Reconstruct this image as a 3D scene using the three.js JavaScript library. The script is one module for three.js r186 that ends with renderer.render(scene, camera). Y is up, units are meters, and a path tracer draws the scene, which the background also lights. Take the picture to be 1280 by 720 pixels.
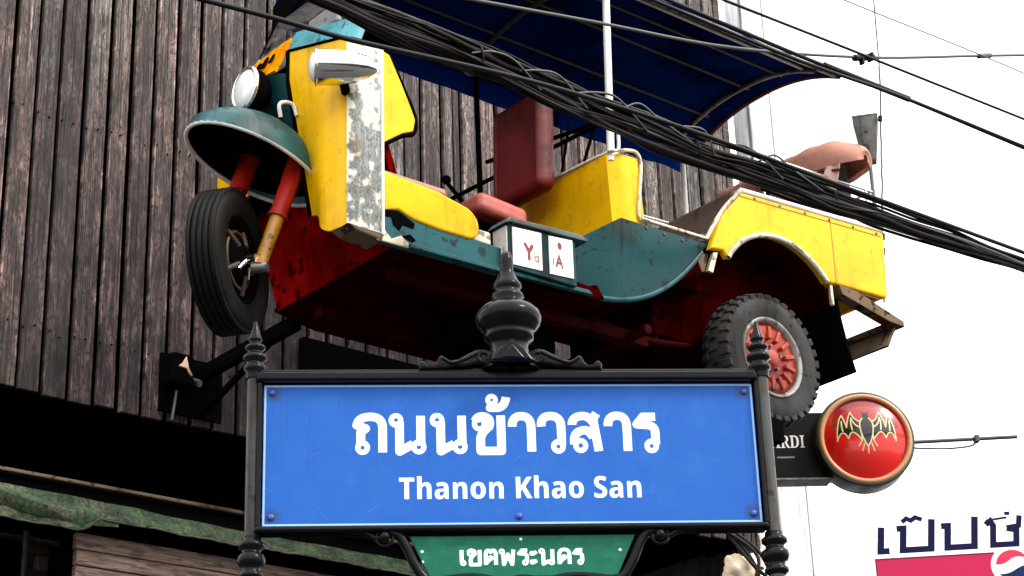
import * as THREE from 'three';
import { mergeGeometries, mergeVertices, toCreasedNormals } from 'three/addons/utils/BufferGeometryUtils.js';
import { RoundedBoxGeometry } from 'three/addons/geometries/RoundedBoxGeometry.js';

/* ---------------------------------------------------------------- camera, sky, sun, exposure */
const scene = new THREE.Scene();
const camera = new THREE.PerspectiveCamera(16.39, 1024 / 576, 0.05, 600);
camera.position.set(0, 1.6, 0);
camera.rotation.order = 'YXZ';
camera.rotation.set(Math.atan(2500 / 5900), 0, -2 * Math.PI / 180);

const renderer = new THREE.WebGLRenderer({ antialias: true });
renderer.setSize(1024, 576);
renderer.toneMapping = THREE.LinearToneMapping;
renderer.toneMappingExposure = 1.45;
renderer.shadowMap.enabled = true;

{ // bright white overcast sky, a little brighter overhead and towards the veiled sun
  const W = 128, H = 64, d = new Float32Array(W * H * 4), sunD = new THREE.Vector3(0.62, 0.72, 0.32).normalize();
  for (let j = 0; j < H; j++) for (let i = 0; i < W; i++) {
    const el = ((j + 0.5) / H - 0.5) * Math.PI, az = ((i + 0.5) / W - 0.5) * 2 * Math.PI;
    const dir = new THREE.Vector3(Math.cos(el) * Math.cos(az), Math.sin(el), Math.cos(el) * Math.sin(az));
    let L = 1.5 + 0.7 * Math.max(0, Math.sin(el)) + 1.0 * Math.pow(Math.max(0, dir.dot(sunD)), 6);
    if (el < 0) L = 1.3;
    const k = (j * W + i) * 4;
    d[k] = L * 0.995; d[k + 1] = L; d[k + 2] = L * 1.01; d[k + 3] = 1;
  }
  const sky = new THREE.DataTexture(d, W, H, THREE.RGBAFormat, THREE.FloatType);
  sky.mapping = THREE.EquirectangularReflectionMapping;
  sky.magFilter = THREE.LinearFilter; sky.minFilter = THREE.LinearFilter;
  sky.needsUpdate = true;
  scene.background = sky; scene.environment = sky;
}
const sun = new THREE.DirectionalLight(0xfff4e4, 2.0);
sun.position.set(0.62 * 30 + 1, 4 + 0.72 * 30, -7 + 0.32 * 30);
sun.target.position.set(1, 4, -7); scene.add(sun.target);
sun.castShadow = true; sun.shadow.radius = 22; sun.shadow.mapSize.set(2048, 2048);
Object.assign(sun.shadow.camera, { left: -12, right: 12, top: 12, bottom: -12, near: 1, far: 80 });
scene.add(sun);

/* ---------------------------------------------------------------- helpers */
const V3 = (x, y, z) => new THREE.Vector3(x, y, z);
const O = V3(-0.943, 4.082, -6.188), ANG = 0.702;        // the street front frame: x along it, y up, z out into the street
function rng(seed) { let s = seed >>> 0; return () => { s = (s + 0x6d2b79f5) | 0; let t = Math.imul(s ^ (s >>> 15), 1 | s); t = (t + Math.imul(t ^ (t >>> 7), 61 | t)) ^ t; return ((t ^ (t >>> 14)) >>> 0) / 4294967296; }; }
const used = new Map();
function numbered(n) { const c = used.get(n) ?? 0; used.set(n, c + 1); return c ? n + '_' + String(c).padStart(3, '0') : n; }
function thing(name, label, category, pos = O, turn = ANG, group) {
  const g = new THREE.Group(); g.name = numbered(name); g.position.copy(pos); g.rotation.y = turn;
  g.userData = { label, category }; if (group) g.userData.group = group;
  scene.add(g); return g;
}
function boxUV(g) {                                        // uv in metres from the dominant side of each face
  if (g.index) g = g.toNonIndexed();
  const p = g.attributes.position, uv = new Float32Array(p.count * 2), a = V3(), b = V3(), c = V3();
  for (let i = 0; i < p.count; i += 3) {
    a.fromBufferAttribute(p, i); b.fromBufferAttribute(p, i + 1); c.fromBufferAttribute(p, i + 2);
    const n = b.clone().sub(a).cross(c.clone().sub(a)), x = Math.abs(n.x), y = Math.abs(n.y), z = Math.abs(n.z);
    [a, b, c].forEach((q, k) => {
      const [s, t] = z >= x && z >= y ? [q.x, q.y] : x >= y ? [q.z, q.y] : [q.x, q.z];
      uv[(i + k) * 2] = s; uv[(i + k) * 2 + 1] = t;
    });
  }
  g.setAttribute('uv', new THREE.BufferAttribute(uv, 2));
  return g;
}
function merge(list) {
  return mergeGeometries(list.map((g) => { const n = boxUV(g); for (const k of Object.keys(n.attributes)) if (!['position', 'normal', 'uv'].includes(k)) n.deleteAttribute(k); return n; }));
}
function part(parent, name, geo, mat, label) {
  const m = new THREE.Mesh(Array.isArray(geo) ? merge(geo) : geo, mat);
  m.name = name; m.castShadow = m.receiveShadow = true;
  if (label) m.userData.label = label;
  parent.add(m); return m;
}
const box = (x0, x1, y0, y1, z0, z1, r = 0.004) => { const w = x1 - x0, h = y1 - y0, d = z1 - z0; const g = new RoundedBoxGeometry(w, h, d, 2, Math.min(r, w / 2.1, h / 2.1, d / 2.1)); g.translate((x0 + x1) / 2, (y0 + y1) / 2, (z0 + z1) / 2); return g; };
function tube(pts, r, seg = 0, rad = 8, smooth = true) {
  const P = pts.map((p) => (p.isVector3 ? p : V3(...p)));
  let curve;
  if (smooth) curve = new THREE.CatmullRomCurve3(P, false, 'centripetal');
  else { curve = new THREE.CurvePath(); for (let i = 0; i + 1 < P.length; i++) curve.add(new THREE.LineCurve3(P[i], P[i + 1])); }
  return new THREE.TubeGeometry(curve, seg || Math.max(2, P.length * 8), r, rad, false);
}
function rod(a, b, r, r2 = r, rad = 12) {
  const A = V3(...a), B = V3(...b), d = B.clone().sub(A), g = new THREE.CylinderGeometry(r2, r, d.length(), rad);
  g.applyQuaternion(new THREE.Quaternion().setFromUnitVectors(V3(0, 1, 0), d.clone().normalize()));
  const m = A.add(B).multiplyScalar(0.5); g.translate(m.x, m.y, m.z); return g;
}
function shapeOf(pts) { const s = new THREE.Shape(); pts.forEach((p, i) => (i ? s.lineTo(...p) : s.moveTo(...p))); s.closePath(); return s; }
function slab(pts, z0, z1, bevel = 0.006, seg = 2) {       // outline in x,y made solid from z0 to z1
  const b = Math.min(bevel, (z1 - z0) / 2.2);
  const g = new THREE.ExtrudeGeometry(pts instanceof THREE.Shape ? pts : shapeOf(pts), { depth: z1 - z0 - 2 * b, bevelEnabled: b > 0, bevelSize: b, bevelOffset: -b, bevelThickness: b, bevelSegments: seg, curveSegments: 16 });
  g.translate(0, 0, z0 + b); return g;
}
function sheet(f, nu, nv, t) {                             // solid sheet of thickness t over the surface f(a, b)
  const P = [], N = [], e = 1e-3;
  for (let i = 0; i <= nu; i++) for (let j = 0; j <= nv; j++) {
    const a = i / nu, b = j / nv, p = f(a, b);
    const n = f(Math.min(1, a + e), b).sub(f(Math.max(0, a - e), b)).cross(f(a, Math.min(1, b + e)).sub(f(a, Math.max(0, b - e)))).normalize();
    P.push(p); N.push(n);
  }
  const pos = [], id = [], M = (nu + 1) * (nv + 1);
  for (const s of [0, -1]) P.forEach((p, k) => { const q = p.clone().addScaledVector(N[k], s * t); pos.push(q.x, q.y, q.z); });
  const at = (i, j) => i * (nv + 1) + j;
  for (let i = 0; i < nu; i++) for (let j = 0; j < nv; j++) {
    const a = at(i, j), b = at(i + 1, j), c = at(i + 1, j + 1), d = at(i, j + 1);
    id.push(a, b, c, a, c, d, M + a, M + c, M + b, M + a, M + d, M + c);
  }
  const edge = (a, b) => id.push(a, M + a, M + b, a, M + b, b);
  for (let i = 0; i < nu; i++) { edge(at(i, 0), at(i + 1, 0)); edge(at(i + 1, nv), at(i, nv)); }
  for (let j = 0; j < nv; j++) { edge(at(0, j + 1), at(0, j)); edge(at(nu, j), at(nu, j + 1)); }
  const g = new THREE.BufferGeometry();
  g.setAttribute('position', new THREE.Float32BufferAttribute(pos, 3)); g.setIndex(id);
  g.computeVertexNormals();
  const c = toCreasedNormals(g, 0.7);
  c.setAttribute('uv', new THREE.Float32BufferAttribute(new Float32Array(c.attributes.position.count * 2), 2));
  return boxUV(c);
}
function lathe(profile, seg = 28) { return new THREE.LatheGeometry(profile.map(([r, y]) => new THREE.Vector2(Math.max(r, 0.0001), y)), seg); }

/* ---------------------------------------------------------------- noise and textures */
function hash(x, y, s) { let h = Math.imul(x, 374761393) ^ Math.imul(y, 668265263) ^ Math.imul(s, 2246822519); h = Math.imul(h ^ (h >>> 13), 1274126177); return ((h ^ (h >>> 16)) >>> 0) / 4294967296; }
function vnoise(x, y, s, px = 0, py = 0) {
  const x0 = Math.floor(x), y0 = Math.floor(y), fx = x - x0, fy = y - y0, u = fx * fx * (3 - 2 * fx), v = fy * fy * (3 - 2 * fy);
  const w = (n, p) => (p ? ((n % p) + p) % p : n);
  const a = hash(w(x0, px), w(y0, py), s), b = hash(w(x0 + 1, px), w(y0, py), s), c = hash(w(x0, px), w(y0 + 1, py), s), d = hash(w(x0 + 1, px), w(y0 + 1, py), s);
  return (a + (b - a) * u) * (1 - v) + (c + (d - c) * u) * v;
}
function fbm(x, y, s, oct = 4, px = 0, py = 0) { let r = 0, a = 0.5, t = 0; for (let i = 0; i < oct; i++) { r += a * vnoise(x, y, s + i, px, py); t += a; a *= 0.5; x *= 2; y *= 2; px *= 2; py *= 2; } return r / t; }
const clamp = (x, a = 0, b = 1) => Math.min(b, Math.max(a, x)), mix = (a, b, t) => a + (b - a) * t, smooth = (a, b, x) => { const t = clamp((x - a) / (b - a)); return t * t * (3 - 2 * t); };
function dataTex(w, h, fn, srgb = true, rep = true) {
  const d = new Uint8Array(w * h * 4);
  for (let y = 0; y < h; y++) for (let x = 0; x < w; x++) { const c = fn(x / w, y / h, x, y), k = (y * w + x) * 4; for (let i = 0; i < 3; i++) d[k + i] = clamp(Array.isArray(c) ? c[i] : c, 0, 255); d[k + 3] = 255; }
  const t = new THREE.DataTexture(d, w, h, THREE.RGBAFormat); t.magFilter = THREE.LinearFilter; t.minFilter = THREE.LinearMipmapLinearFilter; t.generateMipmaps = true;
  if (rep) t.wrapS = t.wrapT = THREE.RepeatWrapping;
  if (srgb) t.colorSpace = THREE.SRGBColorSpace;
  t.needsUpdate = true; return t;
}
function canvasTex(w, h, draw) {
  const c = document.createElement('canvas'); c.width = w; c.height = h; draw(c.getContext('2d'), w, h);
  const t = new THREE.CanvasTexture(c); t.colorSpace = THREE.SRGBColorSpace; return t;
}
// a dirty tint for paint: blotches, runs, scratches and specks, near white (multiplies the paint colour); 1 m per tile
function grime(seed, strength, specks = 0.5) {
  return dataTex(512, 512, (x, y) => {
    const big = fbm(x * 5, y * 5, seed, 4, 5, 5), run = fbm(x * 60, y * 4, seed + 9, 3, 60, 4), sp = fbm(x * 70, y * 70, seed + 20, 2, 70, 70), scr = fbm(x * 12 + y * 3, y * 90, seed + 31, 2);
    let k = 1 - strength * (0.6 * smooth(0.45, 0.75, big) + 0.5 * smooth(0.55, 0.8, run) * smooth(0.4, 0.7, big));
    if (sp > 0.83) k *= 1 - 0.6 * specks;
    if (scr > 0.83) k *= 1 - 0.25 * specks;
    const rust = smooth(0.6, 0.76, fbm(x * 44, y * 5, seed + 47, 3, 44, 5)) * smooth(0.5, 0.66, fbm(x * 7, y * 7, seed + 53, 3, 7, 7)) * specks * 1.1;
    const chip = smooth(0.72, 0.75, fbm(x * 26, y * 26, seed + 71, 3, 26, 26)) * specks;
    return [1, 0.62, 0.38].map((q, i) => 255 * Math.pow(k, [1, 1.12, 1.25][i]) * mix(mix(1, q * 0.8, clamp(rust)), 0.28, chip));
  });
}
const G1 = grime(11, 0.13, 0.12), G2 = grime(57, 0.5, 0.6);
const G0 = grime(33, 0.4, 0);
const roughT = dataTex(256, 256, (x, y) => 255 * (0.55 + 0.45 * fbm(x * 8, y * 8, 5, 4, 8, 8)), false);
const bumpT = dataTex(256, 256, (x, y) => 255 * fbm(x * 30, y * 30, 77, 3, 30, 30), false);

const lin = (r, g, b) => new THREE.Color().setRGB(r, g, b);
const mat = (c, rough, o = {}) => new THREE.MeshPhysicalMaterial({ color: lin(...c), roughness: rough, ...o });
const flat = { specularIntensity: 0.0 };
const M = {
  yellow: mat([0.9, 0.5, 0.0], 0.45, { map: G1, roughnessMap: roughT, specularIntensity: 0.35 }),
  orange: mat([0.8, 0.3, 0.004], 0.5, { map: G2, ...flat }),
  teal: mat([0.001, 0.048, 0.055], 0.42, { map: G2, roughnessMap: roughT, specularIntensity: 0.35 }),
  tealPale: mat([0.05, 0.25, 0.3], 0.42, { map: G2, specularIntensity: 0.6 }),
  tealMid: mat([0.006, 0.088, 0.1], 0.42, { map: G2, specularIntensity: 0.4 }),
  cream: mat([0.74, 0.66, 0.5], 0.5, { map: G2 }),
  white: mat([0.84, 0.84, 0.82], 0.45, { map: G1 }),
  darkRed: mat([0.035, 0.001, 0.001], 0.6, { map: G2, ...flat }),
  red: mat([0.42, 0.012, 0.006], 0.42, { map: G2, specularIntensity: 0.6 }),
  hubRed: mat([0.5, 0.05, 0.02], 0.5, { map: G2 }),
  seatRed: mat([0.13, 0.007, 0.008], 0.45, { map: G0, bumpMap: bumpT, bumpScale: 0.002, specularIntensity: 0.6 }),
  seatPink: mat([0.45, 0.1, 0.075], 0.5, { map: G0, bumpMap: bumpT, bumpScale: 0.002 }),
  palePink: mat([0.5, 0.23, 0.17], 0.8, { map: G0, bumpMap: bumpT, bumpScale: 0.003 }),
  seatBrown: mat([0.12, 0.08, 0.07], 0.5, { map: G0, bumpMap: bumpT, bumpScale: 0.002 }),
  navy: mat([0.002, 0.018, 0.15], 0.9, { map: G0, ...flat, transmission: 0.08, thickness: 0 }),
  black: mat([0.003, 0.003, 0.003], 0.7, flat),
  rubber: mat([0.007, 0.007, 0.008], 0.65, { map: G2, bumpMap: bumpT, bumpScale: 0.001, specularIntensity: 0.3 }),
  rubberGrey: mat([0.04, 0.04, 0.04], 0.8, { map: G2, bumpMap: bumpT, bumpScale: 0.001, specularIntensity: 0.6 }),
  steel: mat([0.3, 0.3, 0.29], 0.4, { metalness: 0.8, map: G2 }),
  chrome: mat([0.75, 0.75, 0.74], 0.14, { metalness: 1 }),
  greyMetal: mat([0.2, 0.2, 0.2], 0.5, { map: G2 }),
  brownMetal: mat([0.17, 0.125, 0.085], 0.6, { map: G2, bumpMap: bumpT, bumpScale: 0.002, ...flat }),
  lens: mat([0.85, 0.85, 0.83], 0.1, { clearcoat: 1 }),
  iron: mat([0.006, 0.006, 0.008], 0.18, { map: G1, specularIntensity: 0.22, bumpMap: bumpT, bumpScale: 0.0006 }),
  ironGrey: mat([0.05, 0.05, 0.048], 0.35, { map: G2, specularIntensity: 0.5 }),
  glass: mat([0.8, 0.85, 0.86], 0.05, { transmission: 1, thickness: 0, ior: 1.5 }),
  cable: mat([0.003, 0.003, 0.003], 0.5, { specularIntensity: 0.3 }), cableGrey: mat([0.05, 0.047, 0.047], 0.5), cableBrown: mat([0.016, 0.01, 0.011], 0.55, { specularIntensity: 0.35 }),
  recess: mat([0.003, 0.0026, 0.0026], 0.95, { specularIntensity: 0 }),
};

/* ---------------------------------------------------------------- ground */
{
  const g = new THREE.PlaneGeometry(600, 600); g.rotateX(-Math.PI / 2);
  const t = dataTex(512, 512, (x, y) => { const n = fbm(x * 40, y * 40, 3, 4, 40, 40), b = fbm(x * 4, y * 4, 8, 3, 4, 4); const v = 32 + 24 * n + 14 * b; return [v, v, v * 0.98]; });
  t.repeat.set(200, 200);
  const road = new THREE.Mesh(g, new THREE.MeshStandardMaterial({ map: t, roughness: 0.9 }));
  road.name = 'road'; road.userData.kind = 'structure'; road.receiveShadow = true; scene.add(road);
}

/* ---------------------------------------------------------------- the old timber building */
const WV = -1.1, BASE = 0.11, UEND = 3.672, FLOOR = -O.y;
{
  const b = thing('timber_building', 'old building clad in weathered grey brown upright planks, behind the yellow three-wheeler', 'building');
  const r = rng(4242);
  // plank faces: grey weathered wood with streaks; darker and browner in ragged patches, mostly low down
  const faces = [];
  for (let k = 0; k < 14; k++) {
    const brownTop = 0.28 + 0.36 * r(), warm = r(), lightK = 0.7 + 0.5 * r();
    const W = 96, H = 2048, hm = new Float32Array(W * H);
    const col = dataTex(W, H, (x, y, px, py) => {
      const s = k * 100;
      const streak = fbm(x * 10, y * 18, s + 1, 4), fine = fbm(x * 26, y * 150, s + 7, 3), blot = fbm(x * 2.4, y * 44, s + 13, 4), long = fbm(x * 3, y * 5, s + 19, 3), crack = fbm(x * 22 + 1.5 * fbm(x * 2, y * 12, s + 50, 2), y * 10, s + 61, 2), speck = fbm(x * 12, y * 260, s + 67, 3);
      let v = (0.41 + 1.25 * (0.34 * streak + 0.36 * fine + 0.5 * blot - 0.6)) * lightK;
      v *= 1 - 0.5 * smooth(0.6, 0.7, speck) * smooth(0.38, 0.55, blot);
      v *= 1 - 0.65 * smooth(0.7, 0.78, crack);
      v *= 1 + 0.35 * smooth(0.6, 0.72, fbm(x * 5, y * 70, s + 71, 3));
      const old = smooth(-0.12, 0.14, brownTop - y + 0.4 * (long - 0.5) + 0.45 * (blot - 0.5));  // browner tone with a ragged top, stronger towards the bottom
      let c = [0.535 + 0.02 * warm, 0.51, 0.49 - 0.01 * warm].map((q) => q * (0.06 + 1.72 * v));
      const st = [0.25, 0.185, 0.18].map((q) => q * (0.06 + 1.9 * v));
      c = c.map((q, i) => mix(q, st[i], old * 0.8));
      const edge = smooth(0.13, 0.02, Math.min(x, 1 - x));
      const worn = edge * smooth(0.42, 0.6, fbm(x * 2, y * 40, s + 41, 3)); c = c.map((q) => mix(q, q * 1.55, worn));
      hm[py * W + px] = clamp(0.5 * streak + 0.5 * fine - 0.4 * smooth(0.68, 0.78, crack));
      return c.map((q) => 255 * q);
    });
    const bump = dataTex(W, H, (x, y, px, py) => 255 * hm[py * W + px], false);
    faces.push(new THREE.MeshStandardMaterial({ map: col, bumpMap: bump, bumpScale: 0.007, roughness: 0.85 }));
  }
  let last = -1, faceNo = 0;
  const TOP = 3.75;
  let u = -1.30, i = 0;
  const known = { };
  while (u < UEND - 0.06) {
    let w = 0.1065 + (r() - 0.5) * 0.02;
    if (u + w > UEND - 0.02) w = UEND - 0.012 - u;
    const gap = 0.014 + r() * 0.013, dz = (r() - 0.5) * 0.014, y0 = BASE - 0.004 - r() * 0.012;
    const split = r() < 0.12;
    const bits = split ? [[u + gap / 2, u + w * 0.58 - 0.004], [u + w * 0.58 + 0.004, u + w - gap / 2]] : [[u + gap / 2, u + w - gap / 2]];
    for (const [a, c] of bits) {
      const g = new RoundedBoxGeometry(c - a, TOP - y0, 0.024, 1, 0.004), p = g.attributes.position, uv = new Float32Array(p.count * 2);
      const lean = (r() - 0.5) * 0.004, off = (r() - 0.5) * 0.05, flip = r() < 0.5 ? -1 : 1;
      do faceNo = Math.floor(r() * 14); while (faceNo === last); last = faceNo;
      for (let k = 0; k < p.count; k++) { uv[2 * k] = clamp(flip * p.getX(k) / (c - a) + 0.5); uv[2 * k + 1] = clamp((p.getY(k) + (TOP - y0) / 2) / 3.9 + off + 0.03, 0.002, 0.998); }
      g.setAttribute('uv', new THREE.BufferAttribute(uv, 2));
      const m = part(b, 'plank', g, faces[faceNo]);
      m.position.set((a + c) / 2, (y0 + TOP) / 2, WV - 0.012 + dz); m.rotation.z = lean * 0.6; m.rotation.y = (r() - 0.5) * 0.05;
    }
    u += w; i++;
  }
  { const nails = [], q = rng(9); for (let uu = -0.36; uu < UEND - 0.1; uu += 0.1065) for (const hh of [0.35, 1.25, 2.15, 3.05]) for (const dx of [0.028, 0.075]) { const g = new THREE.CylinderGeometry(0.004, 0.004, 0.006, 6); g.rotateX(Math.PI / 2); g.translate(uu + dx + 0.01 * (q() - 0.5), hh + 0.03 * (q() - 0.5), WV + 0.002); nails.push(g); }
    const nm = part(b, 'nail', nails, M.black); nm.userData.kind = 'stuff'; }
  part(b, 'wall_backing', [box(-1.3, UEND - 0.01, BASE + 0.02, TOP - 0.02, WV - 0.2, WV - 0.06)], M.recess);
  part(b, 'corner_post', [box(UEND - 0.01, UEND + 0.035, BASE - 0.02, TOP, WV - 0.11, WV - 0.002)], faces[2]);
  part(b, 'side_wall', [box(UEND - 0.03, UEND + 0.02, FLOOR, TOP, WV - 5, WV - 0.112)], M.greyMetal);
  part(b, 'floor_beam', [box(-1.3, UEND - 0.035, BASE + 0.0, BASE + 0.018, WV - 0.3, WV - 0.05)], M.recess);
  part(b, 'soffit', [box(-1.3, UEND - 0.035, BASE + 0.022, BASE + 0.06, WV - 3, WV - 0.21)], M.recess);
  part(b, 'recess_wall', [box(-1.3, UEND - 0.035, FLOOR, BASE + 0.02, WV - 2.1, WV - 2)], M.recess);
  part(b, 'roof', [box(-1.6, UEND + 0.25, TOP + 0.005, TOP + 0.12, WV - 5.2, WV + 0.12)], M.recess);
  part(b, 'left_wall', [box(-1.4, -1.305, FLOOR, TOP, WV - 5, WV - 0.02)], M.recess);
  // ground-floor boarding below the awning
  const bt = dataTex(1024, 128, (x, y) => {
    const st = fbm(x * 24, y * 9, 311, 4), f = fbm(x * 120, y * 30, 317, 3), bl = fbm(x * 10, y * 3, 331, 3);
    const v = 0.35 + 0.9 * (0.5 * st + 0.3 * f + 0.3 * bl - 0.35);
    const cr = smooth(0.6, 0.7, fbm(x * 30, y * 6, 341, 3));
    return [0.52, 0.42, 0.375].map((q) => 255 * q * (0.3 + 1.25 * v) * (1 - 0.3 * cr));
  });
  const boards = [0, 1, 2].map((k) => { const t = bt.clone(); t.repeat.set(0.5, 1); t.offset.set(k * 0.31, k * 0.37); t.needsUpdate = true; return new THREE.MeshStandardMaterial({ map: t, bumpMap: t, bumpScale: 0.004, roughness: 0.8 }); });
  let h = -0.497, n = 0;
  while (h > -1.1) {
    const hh = 0.052 + r() * 0.014;
    const g = box(-0.115 + r() * 0.01, UEND - 0.06, h - hh + 0.004, h, -0.83 + (r() - 0.5) * 0.01, -0.8 + (r() - 0.5) * 0.01, 0.004);
    const gg = boxUV(g), uv = gg.attributes.uv; for (let k = 0; k < uv.count; k++) uv.setY(k, uv.getY(k) / 0.07 );
    part(b, 'board', gg, boards[n++ % 3]); h -= hh;
  }
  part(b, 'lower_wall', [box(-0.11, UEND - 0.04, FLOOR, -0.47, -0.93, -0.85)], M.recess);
  part(b, 'door_post', [rod([0.0, FLOOR, -1.42], [0.0, -0.275, -1.42], 0.012)], M.greyMetal);
  part(b, 'door_post', [rod([0.2, FLOOR, -1.46], [0.2, -0.27, -1.46], 0.011), box(0.17, 0.24, -0.292, -0.268, -1.49, -1.43)], M.greyMetal);
  part(b, 'door_lintel', [box(-1.2, 0.24, -0.325, -0.262, -1.56, -1.5)], M.brownMetal);
  part(b, 'door_panel', [box(0.06, 0.16, -1.2, -0.33, -1.58, -1.54), box(-0.5, -0.06, -1.2, -0.35, -1.6, -1.56)], mat([0.1, 0.06, 0.045], 0.8, { map: G2 }));
  part(b, 'meter_box', [box(0.085, 0.135, -0.44, -0.385, -1.53, -1.49, 0.01)], M.greyMetal);
}

/* ---------------------------------------------------------------- awning */
{
  const a = thing('awning', 'mossy green weathered canvas awning along the dark ground floor, at lower left', 'awning');
  const moss = dataTex(512, 256, (x, y) => {
    const n = fbm(x * 16, y * 10, 500, 5, 16, 10), f = fbm(x * 128, y * 64, 510, 3, 128, 64), run = fbm(x * 90, y * 5, 520, 3, 90, 5), dirt = fbm(x * 7, y * 5, 530, 4, 7, 5);
    const v = 0.42 + 0.7 * (n - 0.5) + 0.7 * (f - 0.5) - 0.16 * smooth(0.5, 0.75, run);
    const c = [0.32, 0.42, 0.27].map((q, i) => mix(q, [0.44, 0.45, 0.34][i], smooth(0.5, 0.65, dirt)) * clamp(0.25 + 1.1 * v, 0.05, 1.4));
    return c.map((q) => 255 * q);
  });
  moss.repeat.set(1.1, 2.4);
  const canvas = new THREE.MeshStandardMaterial({ map: moss, bumpMap: moss, bumpScale: 0.01, roughness: 0.9 });
  const f = (s, t) => {
    const u = -1.0 + 4.4 * s;
    const top = -0.405 - 0.018 * smooth(-0.3, 0.6, u) + 0.0015 * Math.sin(u * 23);
    const bot = (u < -0.12 ? -0.530 + 0.05 * smooth(-0.2, -0.04, u) : -0.486) + 0.002 * Math.sin(u * 9) - 0.004 * Math.abs(Math.sin(u * 5.2));
    const w = fbm(u * 5, t * 2, 600, 3) - 0.5;
    return V3(u, mix(top, bot, t), -0.71 + 0.06 * t + 0.014 * w + 0.006 * Math.sin(u * 31 + 4 * t) * t + 0.004 * Math.sin(u * 83) * t);
  };
  part(a, 'valance', sheet(f, 170, 8, 0.006), canvas);
  part(a, 'hem', [tube(Array.from({ length: 120 }, (_, k) => f(k / 119, 1)), 0.0045, 400, 6)], mat([0.12, 0.14, 0.09], 0.9, { map: G2 }));
  part(a, 'fold', sheet((s, t) => { const u = -0.75 + 0.72 * s; return V3(u, -0.425 - 0.055 * t - 0.03 * s + 0.012 * Math.sin(s * 7), -0.66 + 0.035 * Math.sin(t * 3) * Math.sin(s * 3.1)); }, 30, 6, 0.006), canvas);
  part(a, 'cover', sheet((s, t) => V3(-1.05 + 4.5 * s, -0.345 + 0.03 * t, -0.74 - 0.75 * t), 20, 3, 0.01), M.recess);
  part(a, 'lath', [box(-1.05, 3.45, -0.357, -0.345, -0.712, -0.698, 0.003)], M.brownMetal);
  part(a, 'gap_shade_strip', [box(-1.05, 3.45, -0.44, -0.358, -0.775, -0.752)], M.black);  // added black strip, stands in for the shade between lath and valance
}

/* ---------------------------------------------------------------- black steel carrier that holds the vehicle, with a plate added as shade */
{
  const c = thing('steel_carrier', 'black steel carrier frame on the plank wall, holding up the yellow three-wheeler, its back plate added as shade behind', 'steel frame');
  part(c, 'back_plate', [box(0.98, 3.3, 0.12, 0.56, -1.07, -1.03)], M.black);  // added black plate, stands in for the shade on the planks here
  for (const [u, v1] of [[1.3, 0.3], [2.15, 0.45]]) {
    part(c, 'arm', [box(u - 0.04, u + 0.04, -0.085, -0.005, -1.07, v1)], M.black);
    part(c, 'brace', [rod([u, 0.3, -1.05], [u, -0.04, -0.7], 0.02)], M.black);
  }
  part(c, 'front_bracket', [box(0.34, 0.62, 0.12, 0.36, -1.075, -1.06), box(0.51, 0.55, 0.28, 0.335, -1.07, -0.4), rod([0.53, 0.14, -1.06], [0.53, 0.28, -0.6], 0.014)], M.black);
}
{
  const l = thing('wall_lamp', 'small black floodlight with a pale orange glass, on the planks under the front wheel', 'lamp');
  part(l, 'housing', [box(0.325, 0.43, 0.2, 0.33, -1.06, -0.95, 0.02)], M.black);
  part(l, 'glass', [slab([[0.352, 0.268], [0.395, 0.262], [0.412, 0.24], [0.4, 0.252], [0.385, 0.312], [0.37, 0.285]], -0.95, -0.94, 0.002)], mat([0.85, 0.55, 0.38], 0.35));
  part(l, 'bracket', [rod([0.44, 0.27, -1.06], [0.47, 0.23, -0.98], 0.014), rod([0.38, 0.19, -1.0], [0.38, 0.08, -1.03], 0.005)], M.greyMetal);
}

/* ---------------------------------------------------------------- the three-wheeler */
const tk = thing('tuk_tuk', 'yellow and teal three-wheeled taxi with a navy canopy, mounted high on the plank wall', 'tuk-tuk');
const HW = 0.434;
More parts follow.
